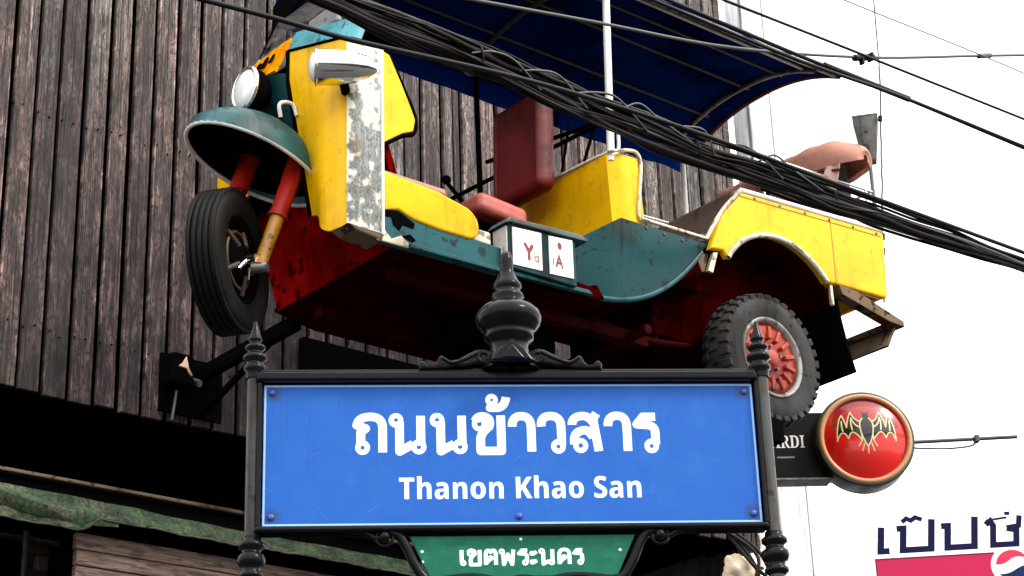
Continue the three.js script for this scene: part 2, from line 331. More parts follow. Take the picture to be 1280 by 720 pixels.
// --- cowl
const topY = (v) => 1.105 - 0.23 * Math.abs(v);
const botY = (v) => 0.30 + 0.16 * smooth(0.36, 0.12, Math.abs(v));
const planU = (q, h) => {                                   // 0..1 from the nose to the corner: plan position
  const lean = 0.2 * clamp(0.96 - h, 0, 0.6) * (1 - smooth(0.0, 0.8, q));
  return [0.135 + lean + 0.03 * q, mix(0.12, 0.37, q)];
};
const R0 = 0.062;
for (const s of [1, -1]) {
  const low = s > 0 ? 0 : 0.24;
  const wing = (a, t) => {
    let u, v; const q = a * 1.3;
    if (q <= 1) { const vv = mix(0.12, 0.37, q), h = mix(botY(vv) + low, topY(vv), t); [u, v] = planU(q, h); return V3(u, h, s * v); }
    const ph = ((q - 1) / 0.3) * Math.PI / 2; u = 0.165 + R0 * (1 - Math.cos(ph)); v = 0.37 + R0 * Math.sin(ph) * 1.03;
    const h = mix(botY(v) + low, topY(v), t); return V3(u, h, s * v);
  };
  part(tk, 'front_wing', sheet((a, t) => (s > 0 ? wing(a, t) : wing(a, 1 - t)), 40, 16, 0.012), M.yellow);
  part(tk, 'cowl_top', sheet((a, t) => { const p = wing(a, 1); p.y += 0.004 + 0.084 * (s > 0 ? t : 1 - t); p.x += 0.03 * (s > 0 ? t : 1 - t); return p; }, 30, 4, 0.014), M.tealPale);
  part(tk, 'wing_trim', [tube(Array.from({ length: 14 }, (_, k) => wing(0, k / 13)), 0.009, 40)], M.black, );
  part(tk, 'cowl_seam', [tube(Array.from({ length: 22 }, (_, k) => { const p = wing(k / 21, 1); p.y += 0.001; return p; }), 0.006, 60)], M.black);
  // bullet shaped side lamp
  const ax = (g) => { g.rotateZ(Math.PI / 2); g.rotateY(-0.607 * s); if (s > 0) g.translate(0.125, 0.852, 0.468); else g.translate(0.285, 0.975, -0.468); return g; };   // profile axis y becomes the lamp axis, pointing forward and inward
  const lamp = part(tk, 'side_lamp', [ax(lathe([[0, -0.12], [0.018, -0.115], [0.04, -0.085], [0.055, -0.035], [0.062, 0.03], [0.062, 0.085], [0.057, 0.09], [0, 0.09]]))], M.chrome);
  const lensG = new THREE.SphereGeometry(0.055, 20, 8, 0, Math.PI * 2, 0, Math.PI / 2); lensG.scale(1, 0.5, 1); lensG.translate(0, 0.088, 0);
  part(lamp, 'lens', [ax(lensG)], M.lens);
  const rimG = new THREE.TorusGeometry(0.06, 0.006, 8, 24); rimG.rotateX(Math.PI / 2); rimG.translate(0, 0.088, 0);
  part(lamp, 'rim', [ax(rimG)], M.chrome);
  part(lamp, 'bracket', [s > 0 ? rod([0.13, 0.82, 0.46], [0.18, 0.80, 0.41], 0.016) : rod([0.285, 0.93, -0.46], [0.29, 0.92, -0.4], 0.016)], M.black);
}
// the worn corner strip and the flap behind it
const worn = dataTex(256, 1024, (x, y) => {
  const n = fbm(x * 6, y * 22, 901, 5), m = fbm(x * 16, y * 60, 911, 3), l = fbm(x * 3, y * 9, 921, 3);
  const edge = 0.3 * smooth(0.3, 0.0, x) + 0.3 * smooth(0.93, 1, x) + 0.6 * smooth(0.62, 0.85, y) - 0.22;
  const scr = fbm(x * 40, y * 12, 931, 3), fl = fbm(x * 14, y * 90, 941, 3), soft = fbm(x * 2.2, y * 7, 951, 2);
  const q = n + 0.35 * (l - 0.5) + 0.35 * (soft - 0.5) + 0.16 * (fl - 0.5) - edge * 0.6, bare = smooth(0.44, 0.56, q), lip = smooth(0.40, 0.45, q) * (1 - smooth(0.47, 0.53, q));
  const rusty = smooth(0.6, 0.75, fbm(x * 5, y * 16, 961, 3)) * 0.55;
  const paint = [232, 229, 217].map((p, i) => p * (0.9 + 0.1 * m) * (1 - 0.25 * smooth(0.6, 0.8, scr)) * (1 - [0.1, 0.16, 0.26][i] * lip));
  const metal = [118, 124, 122].map((p, i) => (p + 110 * (m - 0.5) + 60 * (scr - 0.5)) * mix(1, [0.95, 0.72, 0.5][i], rusty)), dark = smooth(0.6, 0.7, m) * 0.45;
  return paint.map((p, i) => mix(p, metal[i] * (1 - dark), bare));
});
{
  const g = new THREE.PlaneGeometry(1, 1); g.dispose();
  const strip = sheet((a, t) => {
    const h = mix(botY(HW) - 0.004, topY(HW) - 0.002, t);
    if (a < 0.5) { const ph = mix(0.75, 1.5708, a * 2); return V3(0.227 - (R0 + 0.005) * Math.cos(ph), h, 0.37 + (R0 + 0.005) * Math.sin(ph) * 1.03); }
    return V3(mix(0.227, 0.306, a * 2 - 1), h, 0.439);
  }, 16, 24, 0.012);
  const uv = strip.attributes.uv, p = strip.attributes.position;
  for (let k = 0; k < uv.count; k++) uv.setXY(k, (p.getX(k) - 0.175) / 0.132, (p.getY(k) - 0.3) / 0.71);
  part(tk, 'corner_strip', strip, new THREE.MeshPhysicalMaterial({ map: worn, roughness: 0.35, clearcoat: 0.2 }), 'worn white strip with peeling paint and bare grey metal');
  part(tk, 'strip_edge', [rod([0.309, 0.29, 0.441], [0.309, 1.0, 0.441], 0.006)], M.white);
  part(tk, 'side_flap', [slab([[0.31, 1.0], [0.352, 0.99], [0.405, 0.885], [0.457, 0.77], [0.447, 0.722], [0.4, 0.70], [0.31, 0.634]], 0.415, 0.434, 0.004)], M.yellow);
  part(tk, 'flap_trim', [tube([[0.35, 0.995, 0.428], [0.407, 0.885, 0.428], [0.46, 0.772, 0.428], [0.45, 0.716, 0.428], [0.4, 0.692, 0.428], [0.31, 0.626, 0.428]], 0.0085, 60)], M.black);
  for (const k of [1, -1]) part(tk, 'cowl_sill', [slab([[0.17, 0.3], [0.2, 0.284], [0.31, 0.272], [0.315, 0.298]], k > 0 ? 0.34 : -0.438, k > 0 ? 0.438 : -0.34, 0.006)], M.brownMetal);
  part(tk, 'inner_cowl', [box(0.27, 0.3, 0.64, 0.98, -0.41, 0.41)], M.black);
}
// --- nose
{
  const nose = sheet((a, t) => { const ph = mix(-1, 1, a) * Math.PI / 2, h = mix(0.74, 0.985, t); return V3(0.155 - (0.085 + 0.01 * t) * Math.cos(ph) + 0.12 * (1 - t), h, 0.125 * Math.sin(ph)); }, 24, 10, 0.012);
  part(tk, 'nose', nose, M.teal);
  part(tk, 'nose_top', sheet((a, t) => { const v = mix(-0.2, 0.115, a); return V3(0.075 + 0.075 * t + 0.5 * v * v * (1 - t), 0.99 + 0.155 * t - 0.04 * Math.abs(v), v); }, 16, 8, 0.01), M.orange, 'orange nose panel above the headlight');
  const marks = []; const r = rng(77);
  for (let k = 0; k < 5; k++) { const v = -0.12 + k * 0.045, t = 0.5, y = 0.99 + 0.155 * t - 0.04 * Math.abs(v), x = 0.075 + 0.075 * t + 0.5 * v * v * (1 - t); const g = new THREE.BoxGeometry(0.006, 0.04 + 0.015 * r(), 0.012 + 0.012 * r()); g.rotateZ(-0.45); g.translate(x - 0.0085, y, v); marks.push(g); }
  part(tk, 'nose_lettering', marks, M.black);
  const hl = part(tk, 'headlight', [(() => { const g = lathe([[0, 0], [0.05, 0.01], [0.078, 0.05], [0.082, 0.09], [0.074, 0.092], [0.07, 0.08]]); g.rotateZ(Math.PI / 2); g.translate(0.115, 0.938, 0.016); return g; })()], M.black);
  part(hl, 'bezel', [(() => { const g = new THREE.TorusGeometry(0.076, 0.009, 10, 32); g.rotateY(Math.PI / 2); g.translate(0.025, 0.938, 0.016); return g; })()], M.chrome);
  part(hl, 'lens', [(() => { const g = new THREE.SphereGeometry(0.07, 24, 8, 0, Math.PI * 2, 0, Math.PI / 2); g.scale(1, 0.35, 1); g.rotateZ(Math.PI / 2); g.translate(0.026, 0.938, 0.016); return g; })()], M.lens);
}
// --- front mudguard
{
  const dome = (a, t) => {
    const ph = mix(-Math.PI, Math.PI, a), k = t;            // t = 1 rim
    const ru = 0.255, rv = 0.165, cx = 0.055, rimH = 0.635 + 0.075 * Math.cos(ph);
    const u = cx - ru * Math.cos(ph) * k, v = 0.035 + rv * Math.sin(ph) * k;
    return V3(u, mix(0.818, rimH, 1 - Math.sqrt(Math.max(0, 1 - k * k * 0.999))) + 0.0, v);
  };
  part(tk, 'front_mudguard', sheet(dome, 48, 14, 0.008), mat([0.014, 0.105, 0.125], 0.42, { map: G2, specularIntensity: 0.5 }));
  part(tk, 'mudguard_liner', sheet((a, t) => { const q = dome(a, 0.985 * t); q.y -= 0.014; return q; }, 48, 14, 0.004), M.black);
  part(tk, 'mudguard_rim', [tube(Array.from({ length: 49 }, (_, k) => dome(k / 48, 1)), 0.0075, 140)], M.white);
  part(tk, 'mudguard_ornament', [box(-0.09, -0.03, 0.775, 0.795, -0.05, 0.03, 0.008), rod([-0.06, 0.78, -0.02], [-0.075, 0.83, -0.03], 0.008), rod([-0.02, 0.8, 0.02], [-0.035, 0.84, 0.03], 0.006)], M.chrome);
  part(tk, 'mudguard_hinge', [tube([[0.1, 0.80, 0.13], [0.09, 0.845, 0.14], [0.14, 0.86, 0.14], [0.16, 0.82, 0.14]], 0.007, 24)], M.white);
}
// --- wheels
function tyre(Rr, w, rim, lugs, seedLugs) {
  const prof = [[rim, -w * 0.36], [rim + 0.012, -w * 0.46], [(rim + Rr) / 2, -w * 0.5], [Rr - 0.03, -w * 0.48], [Rr - 0.012, -w * 0.40], [Rr - 0.006, -w * 0.25], [Rr - 0.004, 0], [Rr - 0.006, w * 0.25], [Rr - 0.012, w * 0.40], [Rr - 0.03, w * 0.48], [(rim + Rr) / 2, w * 0.5], [rim + 0.012, w * 0.46], [rim, w * 0.36]];
  const list = [lathe(prof, 56).rotateX(Math.PI / 2)];
  if (lugs) for (let k = 0; k < lugs; k++) for (const s of [-1, 0, 1]) {
    const a = ((k + (s ? 0 : 0.5)) / lugs) * Math.PI * 2, g = s ? new RoundedBoxGeometry(0.03, 0.026, w * 0.3, 1, 0.004) : new THREE.BoxGeometry(0.024, 0.012, w * 0.26);
    g.rotateX(s * 0.3); g.translate(0, Rr - (s ? 0.016 : 0.003), s * w * 0.35); g.rotateZ(a); list.push(g);
  }
  else for (const z of [-0.34, -0.17, 0, 0.17, 0.34]) { const g = lathe([[Rr - 0.01, -w * 0.055], [Rr + 0.003, -w * 0.05], [Rr + 0.003, w * 0.05], [Rr - 0.01, w * 0.055]], 56).rotateX(Math.PI / 2); g.translate(0, 0, z * w); list.push(g); }
  return list;
}
function rearWheel(side) {
  const z = side * (HW - 0.065), w = new THREE.Group();
  w.name = 'rear_wheel'; w.position.set(2.185, 0.268, z); tk.add(w);
  part(w, 'tyre', tyre(0.268, 0.135, 0.158, 34), M.rubberGrey);
  part(w, 'rim', [lathe([[0.162, -0.05], [0.16, 0.035], [0.166, 0.062], [0.159, 0.067], [0.148, 0.058], [0.145, 0.03], [0.145, -0.04]], 40).rotateX(Math.PI / 2)], mat([0.4, 0.4, 0.39], 0.45, { map: G2 }));
  const hub = [lathe([[0.0, 0.066], [0.03, 0.066], [0.034, 0.048], [0.075, 0.034], [0.11, 0.05], [0.145, 0.044], [0.145, 0.0], [0, -0.0]], 32).rotateX(Math.PI / 2)];
  for (let k = 0; k < 14; k++) { const a = (k / 14) * Math.PI * 2, g = new RoundedBoxGeometry(0.018, 0.052, 0.022, 1, 0.004); g.translate(0, 0.106, 0.048); g.rotateZ(a); hub.push(g); }
  part(w, 'hub', hub, M.hubRed);
  const bolts = []; for (let k = 0; k < 5; k++) { const a = (k / 5) * Math.PI * 2 + 0.3, g = new THREE.CylinderGeometry(0.007, 0.007, 0.02, 6); g.rotateX(Math.PI / 2); g.translate(0.05 * Math.cos(a), 0.05 * Math.sin(a), 0.05); bolts.push(g); }
  part(w, 'wheel_bolt', bolts, M.steel);
  if (side < 0) w.scale.z = 1, w.rotation.y = Math.PI;
}
rearWheel(1); rearWheel(-1);
{
  const w = new THREE.Group(); w.name = 'front_wheel'; w.position.set(-0.022, 0.262, 0.01); w.rotation.y = 0.62; tk.add(w);
  part(w, 'tyre', tyre(0.247, 0.125, 0.148, 0), M.rubber);
  part(w, 'rim', [lathe([[0.158, -0.05], [0.156, 0.04], [0.15, 0.05], [0.12, 0.03], [0.05, 0.0], [0.045, 0.04], [0.0, 0.045]], 40).rotateX(Math.PI / 2)], M.black);
  part(w, 'brake_drum', [lathe([[0.0, 0.06], [0.05, 0.058], [0.085, 0.045], [0.09, 0.0]], 28).rotateX(Math.PI / 2)], M.black);
  part(w, 'hub_ring', [(() => { const g = new THREE.TorusGeometry(0.098, 0.007, 8, 32); g.translate(0, 0, 0.034); return g; })(), ...[0, 1, 2, 3, 4].map((k) => rod([0.055 * Math.cos(k * 1.257), 0.055 * Math.sin(k * 1.257), 0.055], [0.12 * Math.cos(k * 1.257), 0.12 * Math.sin(k * 1.257), 0.034], 0.01))], mat([0.1, 0.06, 0.025], 0.5, { map: G2 }));
  part(w, 'axle_nut', [rod([0.0, 0.0, 0.05], [0.0, 0.0, 0.1], 0.016), rod([-0.045, -0.05, 0.055], [-0.02, -0.015, 0.07], 0.009), rod([0.05, -0.05, 0.05], [0.035, -0.015, 0.06], 0.007)], M.chrome);
}
// --- fork
for (const [bx, z] of [[0.052, 0.088], [-0.055, -0.08]]) {
  const at = (k) => [bx + 0.165 * k, 0.238 + 0.485 * k, z];
  part(tk, 'fork_leg', [rod(at(0.42), at(1), 0.03, 0.036, 16), rod(at(0.4), at(0.44), 0.034)], M.red);
  part(tk, 'fork_slider', [rod(at(0), at(0.42), 0.023, 0.025, 16)], mat([0.5, 0.22, 0.012], 0.4, { map: G2, clearcoat: 0.2 }));
  part(tk, 'fork_clamp', [rod([bx - 0.015, 0.235, z - 0.02], [bx + 0.02, 0.235, z + 0.02], 0.02)], M.steel);
}
// --- underside
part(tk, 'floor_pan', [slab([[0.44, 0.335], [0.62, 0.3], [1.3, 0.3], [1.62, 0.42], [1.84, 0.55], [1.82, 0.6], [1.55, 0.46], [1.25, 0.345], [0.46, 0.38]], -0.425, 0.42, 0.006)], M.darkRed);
part(tk, 'front_bulkhead', [slab([[0.3, 0.78], [0.33, 0.78], [0.475, 0.34], [0.44, 0.33]], -0.40, 0.40, 0.006)], mat([0.3, 0.004, 0.004], 0.5, { map: G2, ...flat }), 'red sloping bulkhead behind the front wheel');
{
  const beams = [];
  for (const s of [0.22, -0.22]) beams.push(box(0.5, 1.7, 0.262, 0.305, s - 0.025, s + 0.025));
  beams.push(tube([[1.45, 0.33, 0.2], [1.75, 0.31, 0.21], [2.1, 0.36, 0.2]], 0.014, 20), rod([1.77, 0.44, 0.2], [1.78, 0.33, 0.2], 0.011), rod([1.78, 0.45, 0.2], [2.05, 0.36, 0.2], 0.012), rod([1.6, 0.28, -0.35], [1.6, 0.28, 0.35], 0.02));
  part(tk, 'chassis_beam', beams, mat([0.035, 0.0015, 0.0015], 0.7, { map: G2, specularIntensity: 0.05 }));
  part(tk, 'axle', [rod([2.185, 0.268, -0.33], [2.185, 0.268, 0.33], 0.035), (() => { const g = new THREE.SphereGeometry(0.1, 18, 12); g.translate(2.185, 0.275, 0); return g; })()], M.black);
  part(tk, 'engine', [box(0.95, 1.35, 0.19, 0.3, -0.16, 0.12, 0.03)], M.black);
}
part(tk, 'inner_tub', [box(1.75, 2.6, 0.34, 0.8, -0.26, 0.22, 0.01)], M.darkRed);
// --- side: skirt, sill, plates
part(tk, 'side_skirt', [slab((() => { const s = new THREE.Shape(); s.moveTo(0.315, 0.535); s.lineTo(0.55, 0.522); s.lineTo(0.68, 0.495); s.quadraticCurveTo(0.735, 0.47, 0.728, 0.42); s.quadraticCurveTo(0.722, 0.382, 0.68, 0.377); s.lineTo(0.56, 0.376); s.lineTo(0.44, 0.385); s.lineTo(0.38, 0.405); s.lineTo(0.315, 0.385); return s; })(), 0.40, 0.436, 0.01, 3)], M.yellow);
part(tk, 'skirt_top', [box(0.315, 0.6, 0.524, 0.55, 0.36, 0.418, 0.01)], M.palePink);
part(tk, 'side_skirt_end', [box(0.69, 0.8, 0.385, 0.44, 0.385, 0.415, 0.012)], M.cream);
part(tk, 'sill', [slab([[0.29, 0.37], [0.36, 0.4], [0.86, 0.382], [0.86, 0.287], [0.29, 0.278]], 0.39, 0.428, 0.006)], M.tealMid);
part(tk, 'sill_patch', [slab([[0.3, 0.375], [0.33, 0.402], [0.39, 0.398], [0.45, 0.372], [0.445, 0.352], [0.40, 0.355], [0.385, 0.33], [0.36, 0.345], [0.352, 0.372], [0.31, 0.366]], 0.425, 0.4325, 0.002), slab([[0.395, 0.312], [0.44, 0.3], [0.455, 0.312], [0.43, 0.328]], 0.425, 0.431, 0.002)], M.black);
part(tk, 'sill_rust', [slab([[0.285, 0.3], [0.32, 0.318], [0.35, 0.29], [0.39, 0.312], [0.43, 0.285], [0.43, 0.274], [0.29, 0.272]], 0.425, 0.434, 0.003)], M.cream);
part(tk, 'sill_edge', [slab([[0.42, 0.288], [0.86, 0.298], [1.22, 0.312], [1.24, 0.297], [0.86, 0.281], [0.42, 0.272]], 0.425, 0.447, 0.003)], M.tealMid);
const plateBox = part(tk, 'battery_box', [box(0.835, 1.15, 0.3, 0.476, 0.38, 0.462, 0.005)], M.teal);
part(plateBox, 'lid', [slab([[0.815, 0.462], [0.835, 0.487], [1.15, 0.505], [1.2, 0.498], [1.2, 0.486], [0.84, 0.47]], 0.37, 0.475, 0.003)], mat([0.06, 0.1, 0.11], 0.4, { map: G2 }));
const redInk = '#7c1620';
const plateTex = (draw) => canvasTex(256, 256, (c, w, h) => {
  c.fillStyle = '#f3f3ee'; c.fillRect(0, 0, w, h); c.strokeStyle = c.fillStyle = redInk; c.lineCap = 'round'; draw(c);
});
const p1 = plateTex((c) => { c.lineWidth = 27; c.beginPath(); c.moveTo(108, 105); c.lineTo(138, 145); c.lineTo(168, 105); c.moveTo(138, 145); c.lineTo(138, 190); c.stroke(); c.lineWidth = 12; c.globalAlpha = 0.7; c.beginPath(); c.arc(205, 178, 16, 0, 7); c.moveTo(221, 160); c.lineTo(223, 196); c.stroke(); });
const p2 = plateTex((c) => { c.beginPath(); c.arc(112, 62, 24, 0, 7); c.fill(); c.lineWidth = 20; c.beginPath(); c.moveTo(70, 196); c.lineTo(102, 130); c.lineTo(134, 196); c.moveTo(80, 172); c.lineTo(126, 172); c.stroke(); c.lineWidth = 12; c.beginPath(); c.moveTo(40, 150); c.lineTo(40, 190); c.stroke(); });
function plate(x0, x1, y0, y1, z, t) {
  const g = slab([[x0, y0], [x1, y0 + 0.008], [x1, y1 + 0.01], [x0, y1]], z, z + 0.005, 0.001), uv = g.attributes.uv, p = g.attributes.position;
  for (let k = 0; k < uv.count; k++) uv.setXY(k, (p.getX(k) - x0) / (x1 - x0), (p.getY(k) - y0) / (y1 - y0 + 0.009));
  part(plateBox, 'number_plate', g, new THREE.MeshPhysicalMaterial({ map: t, roughness: 0.4 }));
}
plate(0.852, 0.985, 0.312, 0.456, 0.462, p1); plate(1.02, 1.132, 0.318, 0.466, 0.462, p2);
part(plateBox, 'front_face', [box(0.828, 0.834, 0.31, 0.458, 0.385, 0.46, 0.002)], mat([0.6, 0.58, 0.55], 0.5, { map: G2 }));
// --- the bulging teal step well
{
  const yT = (u) => (u < 1.385 ? mix(0.49, 0.638, clamp((u - 1.155) / 0.23)) : mix(0.638, 0.652, (u - 1.385) / 0.46));
  const yB = (u) => { const k = clamp((u - 1.155) / 0.69); return 0.30 + 0.34 * Math.pow(k, 2.6); };
  part(tk, 'step_well', sheet((a, t) => {
    const u = mix(1.155, 1.845, a), h = mix(yB(u), yT(u), t);
    const bulge = u < 1.385 ? mix(0.405, 0.462, smooth(1.155, 1.385, u)) : 0.462 - 0.02 * (u - 1.385);
    return V3(u, h, bulge - 0.03 * (1 - t) * (1 - t));
  }, 50, 10, 0.03), M.teal);
  for (let k = 0; k < 5; k++) part(tk, 'rivet', [(() => { const u = mix(1.42, 1.8, k / 4), g = new THREE.SphereGeometry(0.006, 10, 6); g.scale(1, 1, 0.5); g.translate(u, 0.63, 0.464 - 0.02 * (u - 1.385)); return g; })()], M.brownMetal);
  part(tk, 'step_well_edge', [tube(Array.from({ length: 24 }, (_, k) => { const u = mix(1.30, 1.835, k / 23); return V3(u, yB(u), 0.425); }), 0.011, 60)], M.tealMid);
}
// --- partition behind the driver
part(tk, 'partition', sheet((a, t) => {
  // across the vehicle, then round the corner to the side
  const q = a * 1.25; let u, v;
  if (q <= 1) { u = mix(1.43, 1.385, q); v = mix(-0.3, 0.40, q); } else { const ph = (q - 1) / 0.25; u = mix(1.385, 1.515, ph); v = 0.40 + 0.034 * Math.sin(Math.min(1, ph * 2) * Math.PI / 2); }
  const yt = q <= 1 ? mix(0.975, 0.925, q) : mix(0.925, 0.945, q - 1), yb = q <= 1 ? 0.5 : mix(0.5, 0.655, smooth(1, 1.03, q));
  return V3(u + 0.02 * (1 - t), mix(yb, yt, t), v);
}, 50, 10, 0.02), M.yellow);
part(tk, 'partition_trim', [tube([[1.425, 0.978, -0.3], [1.39, 0.934, 0.38], [1.4, 0.93, 0.434], [1.505, 0.952, 0.44], [1.525, 0.925, 0.44], [1.5, 0.68, 0.44], [1.51, 0.668, 0.44]], 0.007, 120), tube([[1.505, 0.672, 0.445], [1.85, 0.68, 0.445]], 0.0075, 20), tube([[1.85, 0.68, 0.443], [1.95, 0.825, 0.443], [2.072, 0.952, 0.443]], 0.009, 30)], M.cream);
// --- rear quarter
{
  const s = new THREE.Shape();
  s.moveTo(1.88, 0.652); s.lineTo(1.95, 0.66);
  s.absellipse(2.27, 0.43, 0.36, 0.365, 2.55, 0.72, true);
  s.lineTo(2.6, 0.677); s.lineTo(2.905, 0.69); s.quadraticCurveTo(2.93, 0.692, 2.93, 0.72); s.lineTo(2.945, 0.985); s.quadraticCurveTo(2.945, 1.0, 2.925, 1.0); s.lineTo(2.08, 0.95); s.lineTo(1.95, 0.81);
  for (const k of [1, -1]) part(tk, 'rear_quarter', [slab(s, k > 0 ? 0.402 : -0.436, k > 0 ? 0.436 : -0.402, 0.012, 3)], M.yellow);
  part(tk, 'panel_seam', [slab([[2.6, 0.68], [2.606, 0.68], [2.606, 0.975], [2.6, 0.975]], 0.434, 0.4375, 0.0005), slab([[2.07, 0.925], [2.92, 0.972], [2.92, 0.977], [2.07, 0.93]], 0.434, 0.438, 0.0005)], mat([0.3, 0.16, 0.01], 0.6));
  for (const k of [0.03, 0.17, 0.31, 0.45, 0.59, 0.73]) part(tk, 'rivet', [(() => { const g = new THREE.SphereGeometry(0.007, 10, 6); g.scale(1, 1, 0.5); g.translate(2.12 + k * 1.06, 0.936 + 0.058 * k * 1.06, 0.437); return g; })()], M.brownMetal);
  const arch = []; for (let k = 0; k <= 20; k++) { const a = mix(2.55, 0.72, k / 20); arch.push([2.27 + 0.362 * Math.cos(a), 0.43 + 0.367 * Math.sin(a), 0.438]); }
  part(tk, 'arch_lip_glint', [tube(arch, 0.0115, 80)], M.cream);  // cream colour paints in the bright highlight along the yellow arch edge
  part(tk, 'top_rail', [tube([[2.072, 0.957, 0.43], [2.5, 0.982, 0.43], [2.94, 1.008, 0.43], [2.952, 1.0, 0.3], [2.952, 1.0, -0.43]], 0.012, 60, 8, false)], M.white);
  part(tk, 'rail_strip', [box(2.2, 2.52, 0.993, 1.003, 0.425, 0.439).rotateZ(0)], M.black);
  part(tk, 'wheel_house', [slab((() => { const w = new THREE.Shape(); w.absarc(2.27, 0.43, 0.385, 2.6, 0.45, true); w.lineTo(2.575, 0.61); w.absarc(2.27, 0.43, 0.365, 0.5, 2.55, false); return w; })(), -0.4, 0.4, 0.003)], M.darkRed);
  part(tk, 'arch_stay', [slab([[1.905, 0.645], [1.93, 0.65], [1.895, 0.555], [1.868, 0.558]], 0.405, 0.425, 0.004)], M.cream);
  part(tk, 'well_end', [slab([[1.84, 0.63], [1.9, 0.645], [1.87, 0.56], [1.8, 0.545]], 0.36, 0.404, 0.004)], M.brownMetal);
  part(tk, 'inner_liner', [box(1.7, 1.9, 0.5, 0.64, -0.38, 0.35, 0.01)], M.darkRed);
  part(tk, 'arch_strip', [box(2.575, 2.592, 0.585, 0.675, 0.41, 0.425)], M.cream);
  part(tk, 'rear_panel', [box(2.905, 2.93, 0.7, 0.99, -0.4, 0.4)], M.yellow);
  part(tk, 'rear_deck', [box(2.5, 2.93, 0.95, 0.97, -0.4, 0.4)], M.cream);
  part(tk, 'mudflap', [sheet((a, t) => V3(2.655 + 0.05 * (1 - t) * (1 - t) - 0.03 * t, mix(0.325, 0.69, t), mix(0.14, 0.40, a)), 6, 10, 0.012)], M.black);
  part(tk, 'bumper', [slab([[2.6, 0.672], [2.72, 0.668], [2.995, 0.6], [2.995, 0.575], [2.9, 0.578], [2.62, 0.632]], 0.40, 0.45, 0.004), box(2.94, 2.998, 0.572, 0.6, -0.45, 0.40, 0.005)], M.brownMetal);
  part(tk, 'bumper_face', [slab([[2.97, 0.596], [2.985, 0.592], [2.915, 0.478], [2.90, 0.48]], -0.44, 0.42, 0.003)], M.brownMetal);
}
// --- seats
function cushion(w, h, d, r) { const g = new RoundedBoxGeometry(w, h, d, 5, r); return g; }
{
  part(tk, 'driver_backrest', [(() => { const g = cushion(0.085, 0.44, 0.31, 0.042), p = g.attributes.position; for (let k = 0; k < p.count; k++) { const z = p.getZ(k); p.setX(k, p.getX(k) + 0.008 * Math.cos(z * 70) * (p.getX(k) < 0 ? 1 : 0) + 0.25 * z * z); } g.computeVertexNormals(); g.rotateZ(-0.03); g.translate(1.30, 1.07, 0.018); return g; })()], M.seatRed);
  part(tk, 'driver_seat', [cushion(0.24, 0.085, 0.3, 0.03).rotateZ(-0.08).translate(1.105, 0.725, -0.02)], M.seatPink);
  part(tk, 'seat_base', [box(1.02, 1.2, 0.4, 0.69, -0.16, 0.06)], M.black);
  part(tk, 'cage_bar', [rod([1.44, 1.15, -0.62], [1.44, 1.105, 0.36], 0.009), rod([1.46, 1.24, -0.4], [1.46, 1.12, 0.37], 0.009), rod([1.45, 0.98, 0.2], [1.45, 1.2, 0.32], 0.007), rod([1.46, 0.96, 0.05], [1.46, 1.2, 0.12], 0.006)], M.black);
  part(tk, 'gear_lever', [tube([[1.4, 0.95, -0.4], [1.33, 1.08, -0.45], [1.3, 1.13, -0.47]], 0.009, 20), (() => { const g = new THREE.SphereGeometry(0.02, 12, 8); g.translate(1.3, 1.14, -0.47); return g; })()], M.black);
  part(tk, 'passenger_seat', [cushion(0.1, 0.22, 0.79, 0.03).rotateZ(-0.16).translate(2.125, 0.88, -0.005)], M.seatBrown);
  part(tk, 'passenger_bench', [box(1.9, 2.06, 0.70, 0.755, -0.38, 0.37, 0.02)], M.seatBrown);
  // the faded pink padded back roll over the rear deck
  const roll = part(tk, 'seat_back_roll', sheet((a, t) => {
    const v = mix(-0.3, 0.50, a), ph = mix(-0.25, 1.15, t) * Math.PI, tip = Math.sqrt(Math.max(0.02, 1 - Math.pow(clamp((a - 0.72) / 0.28), 2)));
    const dr = 0.05 * Math.pow(clamp((a - 0.6) / 0.4), 2);
    return V3(2.8 + 0.085 * Math.cos(ph) * tip, 1.335 - dr + 0.085 * Math.sin(ph) * tip + 0.004 * Math.sin(a * 40) * Math.sin(ph), v);
  }, 40, 24, 0.02), M.palePink, 'faded pink padded roll over the rear rack');
  part(roll, 'drape', sheet((a, t) => { const v = mix(-0.3, 0.43, 1 - a), dr = 0.05 * Math.pow(clamp(((v + 0.3) / 0.8 - 0.6) / 0.4), 2), pl = Math.sin(v * 62 + 1.2 * Math.sin(v * 17)); return V3(2.722 - 0.03 * t + 0.016 * pl * smooth(0, 0.4, t) + 0.02 * t * t, 1.33 - dr - 0.2 * t + 0.012 * Math.sin(v * 23) * t, v - 0.07 * t); }, 90, 10, 0.005), mat([0.62, 0.42, 0.34], 0.85, { map: G0 }), 'pale pleated cloth hanging from the roll');
  part(roll, 'strap', [0.05, 0.32].map((v) => sheet((a, t) => { const ph = mix(-0.2, 1.1, a) * Math.PI, dr = 0.05 * Math.pow(clamp(((v + 0.3) / 0.8 - 0.6) / 0.4), 2); return V3(2.8 + 0.09 * Math.cos(ph), 1.335 - dr + 0.09 * Math.sin(ph), v + 0.03 * t); }, 20, 2, 0.004)), M.seatPink);
  part(roll, 'seam', [tube(Array.from({ length: 16 }, (_, k) => V3(2.72, 1.29 - 0.05 * Math.pow(clamp((k / 15 - 0.6) / 0.4), 2), mix(-0.3, 0.42, k / 15))), 0.006, 40)], M.seatRed);
  part(roll, 'shade_cloth', [sheet((a, t) => V3(2.83 + 0.03 * t, 1.33 - 0.2 * t, mix(-0.3, 0.36, a)), 10, 4, 0.006)], M.greyMetal);
  part(tk, 'roll_support', [rod([2.82, 0.97, 0.3], [2.82, 1.33, 0.3], 0.012), rod([2.82, 0.97, -0.25], [2.82, 1.33, -0.25], 0.012)], M.black);
}
